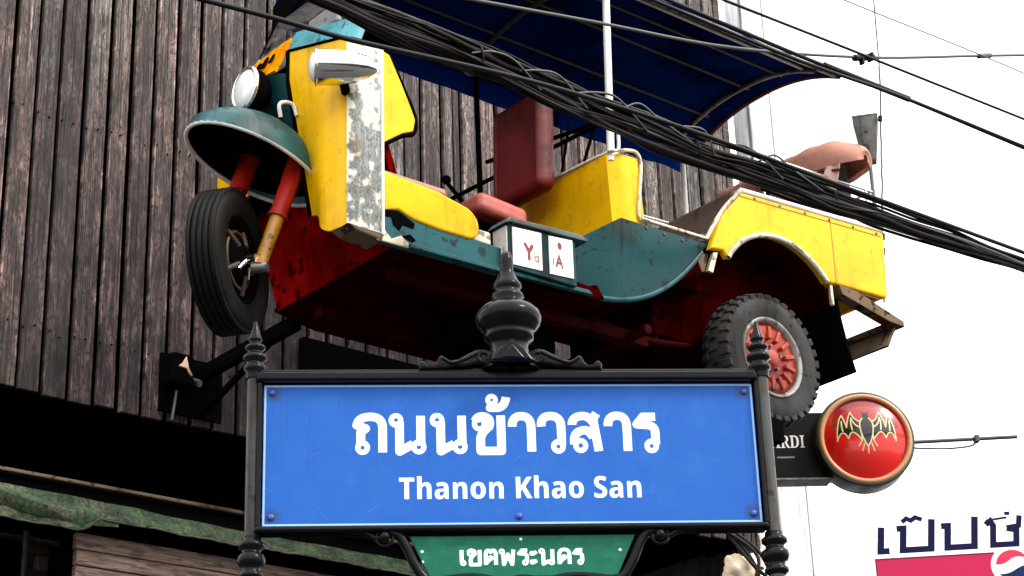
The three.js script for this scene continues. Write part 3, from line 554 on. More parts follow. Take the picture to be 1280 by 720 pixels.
// --- rack
{
  const rk = part(tk, 'luggage_rack', [tube([[2.27, 1.207, 0.36], [2.99, 1.235, 0.36], [2.99, 1.235, -0.36], [2.27, 1.207, -0.36]], 0.006, 60, 8, false), rod([2.95, 1.0, 0.36], [2.95, 1.235, 0.36], 0.005), rod([2.3, 0.97, 0.36], [2.3, 1.21, 0.36], 0.005), rod([2.65, 1.22, -0.36], [2.65, 1.22, 0.36], 0.004), tube([[2.28, 1.12, 0.36], [2.98, 1.14, 0.36]], 0.005, 8)], M.chrome);
  const gt = canvasTex(512, 128, (c) => { c.fillStyle = '#171416'; c.fillRect(0, 0, 512, 128); c.strokeStyle = '#e8dcd2'; c.lineWidth = 15; c.lineCap = 'round'; c.beginPath(); c.arc(150, 64, 30, 0.6, 5.6); c.moveTo(206, 98); c.lineTo(214, 34); c.lineTo(238, 92); c.moveTo(250, 98); c.arc(282, 64, 30, 0, 6.3); c.moveTo(345, 98); c.lineTo(345, 36); c.lineTo(382, 36); c.moveTo(345, 66); c.lineTo(376, 66); c.stroke(); c.fillStyle = '#b04a44'; c.fillRect(400, 20, 60, 88); });
  const g = new THREE.BoxGeometry(0.42, 0.1, 0.008); g.rotateZ(0.02); g.translate(2.72, 1.16, 0.3);
  part(rk, 'dark_panel', g, new THREE.MeshStandardMaterial({ map: gt, roughness: 0.5 }), 'small dark panel with pale lettering');
}
// --- canopy
{
  const crown = (v) => 1.8 - 0.1 * Math.pow(Math.abs(v) / 0.43, 2.2);
  const roof = (a, t) => { const u = mix(0.44, 2.745, a), v = mix(-0.455, 0.455, t); return V3(u, crown(v) + 0.012 * Math.cos(a * 9.4 * 2) * 0.5 - 0.05 * Math.pow(clamp((0.25 - a) / 0.25), 2), v); };
  part(tk, 'canopy', sheet((a, t) => roof(a, 1 - t), 60, 24, 0.012), M.navy);
  // hanging side valances with a shallow scalloped hem
  part(tk, 'valance', sheet((a, t) => { const u = mix(0.45, 2.70, a); return V3(u, mix(1.7, 1.555 + 0.014 * Math.abs(Math.sin(u * 9)), t), -0.457 - 0.01 * Math.sin(u * 17) * t); }, 80, 4, 0.006), M.navy);
  part(tk, 'front_valance', sheet((a, t) => { const v = mix(-0.45, 0.45, a); return V3(0.44 - 0.01 * t, mix(crown(v) - 0.05, crown(v) - 0.2, t), v); }, 20, 3, 0.006), M.black);
  for (const u of [0.7, 1.4, 2.6]) part(tk, 'canopy_bow', [tube(Array.from({ length: 15 }, (_, k) => { const v = mix(-0.44, 0.44, k / 14); return V3(u, crown(v) - 0.028, v); }), 0.011, 40)], u > 2 ? M.steel : M.cableGrey);
  for (const v of [-0.24, 0.02, 0.22, 0.38]) part(tk, 'canopy_slat', [rod([0.6, crown(v) - 0.022, v], [2.64, crown(v) - 0.022, v], 0.0065)], v > 0.3 ? M.white : M.cableGrey);
  part(tk, 'canopy_edge', [tube(Array.from({ length: 15 }, (_, k) => { const v = mix(-0.45, 0.45, k / 14); return V3(2.747, crown(v) - 0.008, v); }), 0.01, 40)], mat([0.1, 0.02, 0.03], 0.6));
  part(tk, 'canopy_side_rail', [rod([0.45, 1.66, 0.44], [2.735, 1.69, 0.44], 0.012)], M.steel);
  part(tk, 'canopy_side_rail', [rod([0.45, 1.66, -0.44], [2.735, 1.69, -0.44], 0.012)], M.black);
  part(tk, 'front_post', [rod([1.405, 0.9, 0.405], [1.43, 1.7, 0.405], 0.015)], M.white, 'white canopy post at the corner of the partition');
  part(tk, 'post_foot', [tube([[1.415, 0.92, 0.40], [1.45, 0.965, 0.40], [1.455, 1.05, 0.40]], 0.007, 20)], M.white);
  part(tk, 'rear_post', [rod([2.61, 0.95, -0.4], [2.62, 1.68, -0.4], 0.013)], M.white);
  part(tk, 'front_post', [rod([1.43, 0.95, -0.41], [1.43, 1.7, -0.42], 0.012)], M.black);
  // windscreen
  const f = []; for (const s of [1, -1]) f.push(rod([0.24, 1.04, s * 0.41], [0.48, 1.66, s * 0.42], 0.013)); f.push(rod([0.23, 1.12, -0.3], [0.23, 1.08, 0.41], 0.012));
  const ws = part(tk, 'windscreen_frame', f, M.black);
  part(ws, 'pane', sheet((a, t) => V3(mix(0.235, 0.475, t), mix(1.09, 1.66, t), mix(-0.4, 0.4, a)), 4, 4, 0.004), M.glass);
  part(tk, 'mirror', [box(0.19, 0.215, 1.12, 1.2, 0.16, 0.34, 0.01)], M.greyMetal);
  part(tk, 'steering_bar', [tube([[0.4, 1.0, -0.3], [0.38, 1.02, -0.1], [0.38, 1.02, 0.1], [0.42, 1.0, 0.3]], 0.011, 30)], M.black);
}

/* ---------------------------------------------------------------- overhead cables */
const along = (u, h, v) => V3(u, h, v).applyAxisAngle(V3(0, 1, 0), ANG).add(O);
function cable(name, label, pts, v, r, m, group = 'single cables above the street') {
  const P = pts.map(([u, h]) => V3(u, h, v)), a = P[0].clone().sub(P[1]).normalize(), b = P.at(-1).clone().sub(P.at(-2)).normalize();
  P.unshift(P[0].clone().addScaledVector(a, 4)); P.push(P.at(-1).clone().addScaledVector(b, 5));
  const g = new THREE.Mesh(merge([tube(P, r, P.length * 14, 7)]), m);
  g.name = numbered(name); g.position.copy(O); g.rotation.y = ANG; g.castShadow = g.receiveShadow = true;
  g.userData = { label, category: 'cable', group }; scene.add(g); return g;
}
{
  const b = thing('cable_bundle', 'thick tangled bundle of black cables sagging across the front of the three-wheeler', 'cable bundle');
  const r = rng(99);
  const up = [[-3, 0.83], [-0.17, 0.80], [0.3, 0.815], [0.8, 0.795], [1.32, 0.758], [1.8, 0.764], [2.3, 0.765], [3.25, 0.765], [7, 0.775]], lo = [[-3, 0.79], [-0.1, 0.745], [0.37, 0.70], [0.71, 0.675], [1.1, 0.667], [1.6, 0.68], [2.2, 0.69], [3.24, 0.722], [7, 0.73]];
  const at = (L, u) => { for (let i = 0; i + 1 < L.length; i++) if (u <= L[i + 1][0]) return mix(L[i][1], L[i + 1][1], (u - L[i][0]) / (L[i + 1][0] - L[i][0])); return L.at(-1)[1]; };
  for (let k = 0; k < 27; k++) {
    const a0 = r(), v0 = (r() - 0.5) * 0.09, sd = Math.floor(r() * 1e6), rad = 0.0036 + r() * 0.007, P = [];
    for (let u = -3; u <= 7; u += 0.23) {
      const a = clamp(a0 + 0.9 * (fbm(u * 1.5, 0, sd, 2) - 0.5) + 0.35 * (fbm(u * 5, 3, sd, 2) - 0.5), -0.12, 1.1), pinch = 1;
      P.push(V3(u, mix(at(lo, u), at(up, u), a), 0.9 + v0 + 0.04 * (fbm(u * 1.7, 9, sd, 2) - 0.5)));
    }
    part(b, 'strand', [tube(P, rad, 260, 6)], k % 9 === 0 ? M.cableGrey : k % 4 === 1 ? M.cableBrown : M.cable);
  }
  const ties = []; for (const u of [0.34, 1.33, 2.05]) { const c = (at(up, u) + at(lo, u)) / 2, hh = (at(up, u) - at(lo, u)) / 2 + 0.008; const g = new THREE.TorusGeometry(1, 0.08, 6, 20); g.scale(hh * 0.85, hh * 0.85, hh); g.rotateY(Math.PI / 2); g.rotateZ(0.2); g.translate(u, c, 0.9); ties.push(g); }
  part(b, 'cable_tie', ties.map((g) => { g.scale(1, 1, 1); return g; }), M.cable);
  const loose = []; for (let k = 0; k < 7; k++) { const u = 0.25 + 0.22 * k + 0.1 * r(), s = r() - 0.4; loose.push(tube([[u, 0.75, 0.94], [u + 0.07, 0.775 + 0.03 * s, 0.955], [u + 0.16, 0.772 - 0.03 * s, 0.955], [u + 0.2 + 0.2 * r(), 0.71 + 0.03 * s, 0.94]], 0.004, 24, 6)); }
  part(b, 'loose_wire', loose, M.cableGrey);
}
cable('overhead_cable', 'thin black cable starting over the planks at upper left, joining the bundle', [[-0.73, 0.548], [-0.49, 0.572], [-0.24, 0.59], [-0.06, 0.613], [0.39, 0.672], [0.70, 0.70], [1.22, 0.725], [2.2, 0.735]], 1.0, 0.0085, M.cable);
cable('overhead_cable', 'grey black cable crossing the canopy and running level to the right past the junction', [[0.12, 0.754], [0.65, 0.857], [1.20, 0.96], [1.98, 1.178], [2.82, 1.468]], 1.2, 0.0058, M.cableGrey);
cable('overhead_cable', 'thick black cable along the upper edge of the canopy, upper of its pair', [[0.75, 0.887], [1.38, 0.889], [1.88, 0.901], [2.62, 0.907]], 1.4, 0.0075, M.cable);
cable('overhead_cable', 'thick black cable along the upper edge of the canopy, lower of its pair', [[0.66, 0.845], [1.35, 0.852], [1.85, 0.882], [2.62, 0.897]], 1.42, 0.0065, M.cable);
cable('overhead_cable', 'black cable high against the white sky, passing through the junction above the pole', [[1.13, 1.070], [1.81, 1.096], [1.94, 1.100], [2.77, 1.128]], 1.3, 0.0055, M.cable);
cable('overhead_cable', 'thin grey wire at the top right corner, highest in the sky', [[1.15, 0.833], [1.36, 0.843], [1.78, 0.864], [2.00, 0.872], [2.4, 0.88]], 1.8, 0.0024, M.cableGrey);
{
  const j = thing('cable_junction', 'small black splice clamps where cables cross just right of the canopy', 'cable splice');
  part(j, 'clamp', [rod([1.92, 1.155, 1.2], [2.03, 1.195, 1.2], 0.013), box(1.955, 1.967, 1.14, 1.185, 1.19, 1.212), box(1.985, 1.997, 1.155, 1.19, 1.205, 1.235)], M.cable);
  part(j, 'clamp', [rod([2.7, 1.425, 1.2], [2.78, 1.455, 1.2], 0.011)], M.cableGrey);
  part(j, 'clamp', [rod([1.5, 0.894, 1.4], [1.95, 0.904, 1.4], 0.0115)], M.cable);
}

/* ---------------------------------------------------------------- far pole, drop wire, hood */
{
  const p = thing('utility_pole', 'white concrete pole with a dark conduit, behind the right end of the building', 'pole', V3(1.45, 0, -10.5), 0.3);
  const t = dataTex(128, 512, (x, y) => { const v = 232 - 34 * smooth(0.5, 0.75, fbm(x * 9, y * 6, 71, 4)) - 26 * smooth(0.55, 0.7, fbm(x * 30, y * 9, 75, 3)); return [v, v, v]; });
  part(p, 'shaft', (() => { const g = new RoundedBoxGeometry(0.17, 11, 0.17, 2, 0.015); g.translate(0, 5.5, 0); const n = boxUV(g), uv = n.attributes.uv; for (let k = 0; k < uv.count; k++) uv.setXY(k, uv.getX(k) * 3, uv.getY(k) / 2); return n; })(), new THREE.MeshStandardMaterial({ map: t, roughness: 0.8 }));
  part(p, 'conduit', [rod([0.102, 0, 0.03], [0.102, 11, 0.03], 0.014), rod([-0.06, 6.7, 0.095], [-0.06, 11, 0.095], 0.007)], M.greyMetal);
  part(p, 'pole_band', [0, 1, 2].map((k) => box(-0.09, 0.12, 5.1 + k * 2.3, 5.14 + k * 2.3, -0.09, 0.09)), M.greyMetal);
}
{
  const w = thing('drop_wire', 'thin frayed dark wire hanging straight down behind the rear of the three-wheeler', 'wire', V3(0, 0, -10.5), 0);
  const P = []; for (let k = 0; k <= 30; k++) { const t = k / 30; P.push(V3(mix(2.236, 2.105, t) + 0.012 * (fbm(t * 14, 0, 33, 2) - 0.5), mix(7.4, 5.88, t), 0)); }
  part(w, 'wire', [tube(P, 0.006, 120, 6)], M.cableGrey);
  part(w, 'knot', [[0.22, 0.03], [0.72, 0.035], [0.78, 0.04], [0.85, 0.03]].map(([t, l]) => rod([mix(2.236, 2.105, t), mix(7.4, 5.88, t), 0], [mix(2.236, 2.105, t) - 0.004, mix(7.4, 5.88, t) - l, 0], 0.014)), M.cable);
  part(w, 'hanger', [rod([2.236, 7.4, 0], [2.3, 9.5, 0], 0.005)], M.cableGrey);
}
{
  const h = thing('metal_hood', 'grey tapered metal hood beside the hanging wire, above the pink roll', 'hood', V3(2.135, 6.95, -10.6), -0.2);
  const g = new THREE.CylinderGeometry(0.105, 0.055, 0.27, 4, 1); g.rotateY(Math.PI / 4); part(h, 'shell', [g], M.greyMetal);
  part(h, 'stem', [rod([0, -0.13, 0], [0, -0.5, 0], 0.012)], M.greyMetal); part(h, 'cap', [box(-0.075, 0.075, 0.137, 0.15, -0.075, 0.075)], M.greyMetal);
}

/* ---------------------------------------------------------------- Thai lettering as drawn strokes */
// each glyph: advance, then strokes; {o:[x,y,r]} is a loop
const TH = {
  tho: [0.86, ['M.22 .80 L.22 .46 L.33 .37 L.13 .29 Q.16 .08 .44 .08 Q.72 .08 .72 .36 L.72 .96'], [[0.26, 0.84, 0.105]]],
  no: [0.95, ['M.25 .2 L.25 .94 L.56 .76', 'M.74 .06 L.74 .8'], [[0.17, 0.17, 0.105], [0.69, 0.83, 0.11]]],
  kho: [0.86, ['M.1 .2 Q.16 .06 .3 .08 Q.5 .12 .42 .34 Q.22 .5 .22 .66 L.22 .94 L.70 .94 L.70 .06'], [[0.2, 0.27, 0.11]]],
  maitho: [0, ['M-.36 -.2 L-.4 -.13 L-.22 -.13 Q-.06 -.16 -.02 -.4'], [[-0.36, -0.33, 0.085]]],
  aa: [0.66, ['M.1 .34 Q.1 .08 .32 .08 Q.54 .08 .54 .36 L.54 .96'], []],
  wo: [0.72, ['M.12 .34 Q.1 .08 .34 .08 Q.58 .08 .58 .36 L.58 .8'], [[0.5, 0.84, 0.105]]],
  so: [0.86, ['M.12 .3 Q.12 .1 .36 .08 Q.5 .08 .58 .2 L.70 .02', 'M.62 .2 L.72 .96', 'M.16 .78 Q.12 .48 .38 .44 Q.5 .42 .6 .62'], [[0.3, 0.82, 0.11]]],
  ro: [0.66, ['M.56 .11 L.27 .11 L.12 .3 L.38 .32 Q.54 .34 .54 .5 L.54 .8'], [[0.44, 0.84, 0.105]]],
  e: [0.46, ['M.2 .06 L.2 .8'], [[0.28, 0.84, 0.1]]],
  to: [0.84, ['M.16 .96 L.16 .34 Q.18 .06 .32 .1 L.42 .2 L.52 .1 Q.68 .06 .70 .36 L.70 .96', 'M.18 .86 L.36 .66'], [[0.42, 0.56, 0.09]]],
  pho: [0.98, ['M.24 .2 L.28 .94 L.5 .34 L.72 .94 L.8 .06'], [[0.18, 0.17, 0.1]]],
  a: [0.5, ['M.2 .34 L.4 .2', 'M.2 .86 L.4 .72'], [[0.16, 0.3, 0.08], [0.16, 0.82, 0.08]]],
  kho2: [0.84, ['M.16 .96 L.16 .36 Q.18 .08 .43 .08 Q.68 .08 .70 .36 L.70 .96', 'M.18 .84 L.36 .64'], [[0.42, 0.54, 0.09]]],
};
function thai(c, keys, x, y, size, wide, weight) {
  const stroke = () => { for (const [px, list] of laid) for (const [strokes, loops] of [list]) {
    for (const d of strokes) { c.beginPath(); const tk2 = d.match(/[MLQ]|-?[\d.]+/g); let i = 0; const n = () => Number(tk2[i++]); while (i < tk2.length) { const k = tk2[i++]; const X = (q) => px + q * size * wide, Y = (q) => y + q * size; if (k === 'M') c.moveTo(X(n()), Y(n())); else if (k === 'L') c.lineTo(X(n()), Y(n())); else { const a = X(n()), b = Y(n()), e = X(n()), f = Y(n()); c.quadraticCurveTo(a, b, e, f); } } c.stroke(); }
    c.lineWidth = weight * 0.6;
    for (const [lx, ly, lr] of loops) { c.beginPath(); c.ellipse(px + lx * size * wide, y + ly * size, lr * size * 1.05, lr * size * 1.12, 0, 0, 7); c.stroke(); }
    c.lineWidth = weight;
  } };
  const laid = []; let px = x; for (const k of keys) { laid.push([px, [TH[k][1], TH[k][2]]]); px += TH[k][0] * size * wide; }
  c.lineCap = 'butt'; c.lineJoin = 'round'; c.lineWidth = weight; stroke(); return px;
}
const thaiWidth = (keys, size, wide) => keys.reduce((a, k) => a + TH[k][0] * size * wide, 0);

/* ---------------------------------------------------------------- street name sign */
{
  const st = thing('street_sign', 'blue street name sign in an ornate black iron frame, in front of the three-wheeler', 'street sign', V3(-0.589, 0, -4.4), 0.0915);
  const L = 1.158, PB = 2.894, PT = 3.238;                   // local x runs along the panel
  const tex = canvasTex(2048, 610, (c, w, h) => {
    c.fillStyle = '#1955a6'; c.fillRect(0, 0, w, h);
    const r = rng(5); for (let k = 0; k < 900; k++) { c.fillStyle = `rgba(${r() < 0.5 ? '20,60,170' : '120,160,235'},${0.006 + 0.012 * r()})`; const x = r() * w, y = r() * h, s = 6 + r() * 60; c.beginPath(); c.ellipse(x, y, s, s * (0.4 + r()), 0, 0, 7); c.fill(); }
    for (let k = 0; k < 40; k++) { c.fillStyle = `rgba(15,35,110,${0.05 + 0.08 * r()})`; c.fillRect(r() * w, r() * h * 0.4, 2 + 3 * r(), 60 + 220 * r()); }
    const keys = ['tho', 'no', 'no', 'kho', 'maitho', 'aa', 'wo', 'so', 'aa', 'ro'];
    const tw = thaiWidth(keys, 190, 1), want = 1285;
    const paint = (dx, dy, col) => { c.strokeStyle = c.fillStyle = col; thai(c, keys, 360 + dx, 128 + dy, 176, want / tw * 190 / 176, 36); c.font = 'bold 128px sans-serif'; c.save(); c.translate(552 + dx, 498 + dy); const m = c.measureText('Thanon Khao San').width; c.scale(1008 / m, 1); c.fillText('Thanon Khao San', 0, 0); c.restore(); };
    paint(0, 0, '#f4f7f6');
    for (let k = 0; k < 26; k++) { const x = r() * w, y = r() * h * 0.5, L2 = 40 + 260 * r(); const gr = c.createLinearGradient(0, y, 0, y + L2); gr.addColorStop(0, 'rgba(40,38,44,0.16)'); gr.addColorStop(1, 'rgba(40,38,44,0)'); c.fillStyle = gr; c.fillRect(x, y, 2 + 5 * r(), L2); }
    for (let k = 0; k < 60; k++) { c.strokeStyle = `rgba(190,210,245,${0.08 + 0.14 * r()})`; c.lineWidth = 1 + r() * 1.5; c.beginPath(); const x = r() * w, y = r() * h; c.moveTo(x, y); c.lineTo(x + 90 * (r() - 0.5), y + 60 * (r() - 0.5)); c.stroke(); }
    for (const [bx, by] of [[38, 38], [w - 38, 38], [38, h - 42], [w - 38, h - 42]]) { const gr = c.createRadialGradient(bx, by, 6, bx, by, 46); gr.addColorStop(0, 'rgba(70,40,25,0.5)'); gr.addColorStop(1, 'rgba(70,40,25,0)'); c.fillStyle = gr; c.fillRect(bx - 50, by - 50, 100, 130); }
    c.strokeStyle = 'rgba(170,205,255,.85)'; c.lineWidth = 9; c.strokeRect(6, 6, w - 12, h - 12);
  });
  const pg = slab([[0, PB], [L, PB], [L, PT], [0, PT]], -0.006, 0.004, 0.0015), uv = pg.attributes.uv, p = pg.attributes.position;
  for (let k = 0; k < uv.count; k++) uv.setXY(k, p.getX(k) / L, (p.getY(k) - PB) / (PT - PB));
  part(st, 'name_panel', pg, new THREE.MeshPhysicalMaterial({ map: tex, roughness: 0.5, specularIntensity: 0.35 }), 'blue panel with white lettering in two scripts');
  for (const [x, y] of [[0.02, PB + 0.022], [L - 0.02, PB + 0.022], [0.02, PT - 0.02], [L - 0.02, PT - 0.02], [L / 2 + 0.01, PB + 0.02]]) part(st, 'bolt', [(() => { const g = new THREE.SphereGeometry(0.0085, 12, 8); g.scale(1, 1, 0.6); g.translate(x, y, 0.005); return g; })()], mat([0.02, 0.06, 0.3], 0.35));
  part(st, 'back_plate', [box(0.005, L - 0.005, PB + 0.005, PT - 0.005, -0.02, -0.008)], M.ironGrey);
  // frame
  const rail = (y0, y1, z1) => box(-0.016, L + 0.01, y0, y1, -0.03, z1, 0.007);
  part(st, 'top_rail', [rail(PT + 0.003, PT + 0.026, 0.028), box(-0.01, L + 0.008, PT + 0.022, PT + 0.033, -0.022, 0.02, 0.005)], M.iron);
  part(st, 'bottom_rail', [rail(PB - 0.018, PB - 0.003, 0.026)], M.iron);
  part(st, 'side_rail', [box(-0.014, -0.003, PB - 0.004, PT + 0.004, -0.03, 0.018, 0.004)], M.iron);
  part(st, 'side_rail', [box(L + 0.003, L + 0.012, PB - 0.004, PT + 0.004, -0.03, 0.018, 0.004)], M.iron);
  const finial = (x) => { const g = lathe([[0.0, 3.402], [0.004, 3.4], [0.007, 3.385], [0.0135, 3.362], [0.016, 3.357], [0.017, 3.353], [0.013, 3.348], [0.0135, 3.343], [0.024, 3.337], [0.0245, 3.33], [0.018, 3.324], [0.019, 3.318], [0.0285, 3.312], [0.029, 3.303], [0.021, 3.297], [0.0215, 3.29], [0.0265, 3.285], [0.0265, 3.276], [0.021, 3.271], [0.021, 3.255]], 32); g.translate(x, 0, -0.004); return g; };
  const collar = (x) => { const g = lathe([[0.021, 2.872], [0.022, 2.862], [0.03, 2.856], [0.03, 2.847], [0.022, 2.841], [0.022, 2.833], [0.031, 2.827], [0.033, 2.815], [0.028, 2.804], [0.021, 2.8], [0.022, 2.79], [0.028, 2.785], [0.028, 2.777], [0.02, 2.771]], 32); g.translate(x, 0, -0.004); return g; };
  for (const x of [-0.0225, L + 0.0245]) {
    const po = part(st, 'post', [rod([x, 0, -0.004], [x, 2.775, -0.004], 0.02, 0.0175, 28), rod([x, 2.775, -0.004], [x, 3.27, -0.004], 0.017, 0.017, 28)], M.ironGrey);
    part(po, 'finial', [finial(x)], M.iron); part(po, 'collar', [collar(x)], M.iron);
    part(po, 'foot', [lathe([[0.09, 0], [0.09, 0.03], [0.05, 0.06], [0.045, 0.4], [0.03, 0.45]]).translate(x, 0.002, -0.004)], M.iron);
  }
  // central vase
  const k = 0.00187, c0 = 0.58, base = PT + 0.0;
  const prof = [[0, 305], [5, 306], [8, 312], [9, 320], [8.5, 330], [11, 338], [15, 346], [18, 350], [19, 354], [17, 357], [16, 361], [20, 364], [21.5, 369], [19, 373], [22, 377], [33, 382], [41, 390], [43, 398], [40, 407], [33, 414], [30, 417], [32, 420], [31.5, 425], [25, 430], [24, 437], [27, 447], [34, 458], [38, 468]].map(([r, y]) => [r * k, PT + 0.012 + (478 - y) * k * 1.03]);
  part(st, 'vase_finial', [lathe(prof.reverse(), 44).translate(c0, 0, -0.002)], M.iron);
  const scroll = (s) => {
    const o = [[0, 0], [0.045, 0.0], [0.055, 0.012], [0.08, 0.012], [0.105, 0.006], [0.13, 0.006], [0.15, 0.0], [0.212, 0.0], [0.213, 0.014], [0.206, 0.022], [0.197, 0.02], [0.192, 0.012], [0.18, 0.011], [0.172, 0.018], [0.165, 0.032], [0.158, 0.036], [0.15, 0.03], [0.138, 0.022], [0.118, 0.026], [0.098, 0.038], [0.075, 0.05], [0.055, 0.052], [0.042, 0.046], [0.02, 0.05], [0, 0.045]].map(([x, y]) => [c0 + s * (x + 0.005), PT + 0.031 + y]);
    const sh = new THREE.Shape(); sh.setFromPoints((s > 0 ? o : o.reverse()).map((q) => new THREE.Vector2(...q))); return slab(sh, -0.012, 0.026, 0.007, 3);
  };
  for (const s of [1, -1]) {
    const sc = part(st, 'scroll', [scroll(s)], M.iron);
    part(sc, 'curl', [(() => { const g = new THREE.TorusGeometry(0.012, 0.005, 8, 20, 5); g.rotateZ(s > 0 ? 1 : -0.6); g.translate(c0 + s * 0.064, PT + 0.06, 0.026); return g; })(), tube([[c0 + s * 0.07, PT + 0.075, 0.026], [c0 + s * 0.11, PT + 0.055, 0.027], [c0 + s * 0.14, PT + 0.046, 0.027], [c0 + s * 0.162, PT + 0.058, 0.026]], 0.0045, 24)], M.iron);
  }
  part(st, 'leaf', [slab([[c0 - 0.052, PT + 0.033], [c0 - 0.03, PT + 0.066], [c0, PT + 0.092], [c0 + 0.03, PT + 0.066], [c0 + 0.052, PT + 0.033]], 0.05, 0.078, 0.008, 3)], M.iron);
  part(st, 'leaf', [slab([[c0 - 0.03, PT + 0.034], [c0, PT + 0.072], [c0 + 0.03, PT + 0.034]], 0.076, 0.09, 0.006, 3)], M.iron);
  // district plaque below
  const gx0 = 0.336, gx1 = 0.856;
  const gt = canvasTex(1280, 256, (c, w, h) => {
    c.fillStyle = '#065a46'; c.fillRect(0, 0, w, h); const r = rng(8); for (let q = 0; q < 300; q++) { c.fillStyle = `rgba(${r() < 0.5 ? '0,70,60' : '90,190,150'},${0.02 + 0.03 * r()})`; c.beginPath(); c.ellipse(r() * w, r() * h, 5 + 50 * r(), 5 + 30 * r(), 0, 0, 7); c.fill(); }
    c.strokeStyle = '#f1f6f3'; const keys = ['e', 'kho', 'to', 'pho', 'ro', 'a', 'no', 'kho2', 'ro'], tw = thaiWidth(keys, 100, 1); thai(c, keys, 270, 82, 104, 715 / tw * 100 / 104, 22);
    c.fillStyle = '#dfe9e4'; for (const [x, y] of [[70, 95], [72, 160], [1190, 95], [628, 22]]) { c.beginPath(); c.arc(x, y, 9, 0, 7); c.fill(); }
  });
  const gp = slab([[gx0, PB - 0.026], [gx1, PB - 0.026], [gx1 - 0.045, PB - 0.122], [gx0 + 0.045, PB - 0.122]], -0.006, 0.004, 0.0015), guv = gp.attributes.uv, gpp = gp.attributes.position;
  for (let q = 0; q < guv.count; q++) guv.setXY(q, (gpp.getX(q) - gx0) / (gx1 - gx0), (gpp.getY(q) - (PB - 0.122)) / 0.096);
  part(st, 'district_plaque', gp, new THREE.MeshPhysicalMaterial({ map: gt, roughness: 0.5, specularIntensity: 0.35 }), 'green plaque with white lettering hung below');
  for (const s of [1, -1]) {
    const X = (q) => 0.596 + s * q;
    part(st, 'plaque_bracket', [tube([[X(0.305), PB - 0.016, 0.005], [X(0.285), PB - 0.024, 0.006], [X(0.268), PB - 0.05, 0.006], [X(0.25), PB - 0.09, 0.006], [X(0.225), PB - 0.126, 0.006], [X(0.2), PB - 0.134, 0.004]], 0.0115, 50, 10), tube([[X(0.4), PB - 0.014, 0.004], [X(0.36), PB - 0.018, 0.006], [X(0.335), PB - 0.03, 0.006], [X(0.318), PB - 0.024, 0.006], [X(0.3), PB - 0.014, 0.006]], 0.008, 40)], M.iron);
    part(st, 'knob', [(() => { const g = new THREE.SphereGeometry(0.0125, 16, 12); g.translate(X(0.317), PB - 0.03, 0.016); return g; })(), (() => { const g = new THREE.TorusGeometry(0.019, 0.0045, 8, 24); g.translate(X(0.317), PB - 0.03, 0.008); return g; })()], M.iron);
  }
  part(st, 'plaque_rail', [tube([[0.385, PB - 0.13, 0.002], [0.48, PB - 0.122, 0.004], [0.55, PB - 0.132, 0.004], [0.596, PB - 0.126, 0.004], [0.64, PB - 0.132, 0.004], [0.71, PB - 0.122, 0.004], [0.807, PB - 0.13, 0.002]], 0.009, 60)], M.iron);
}

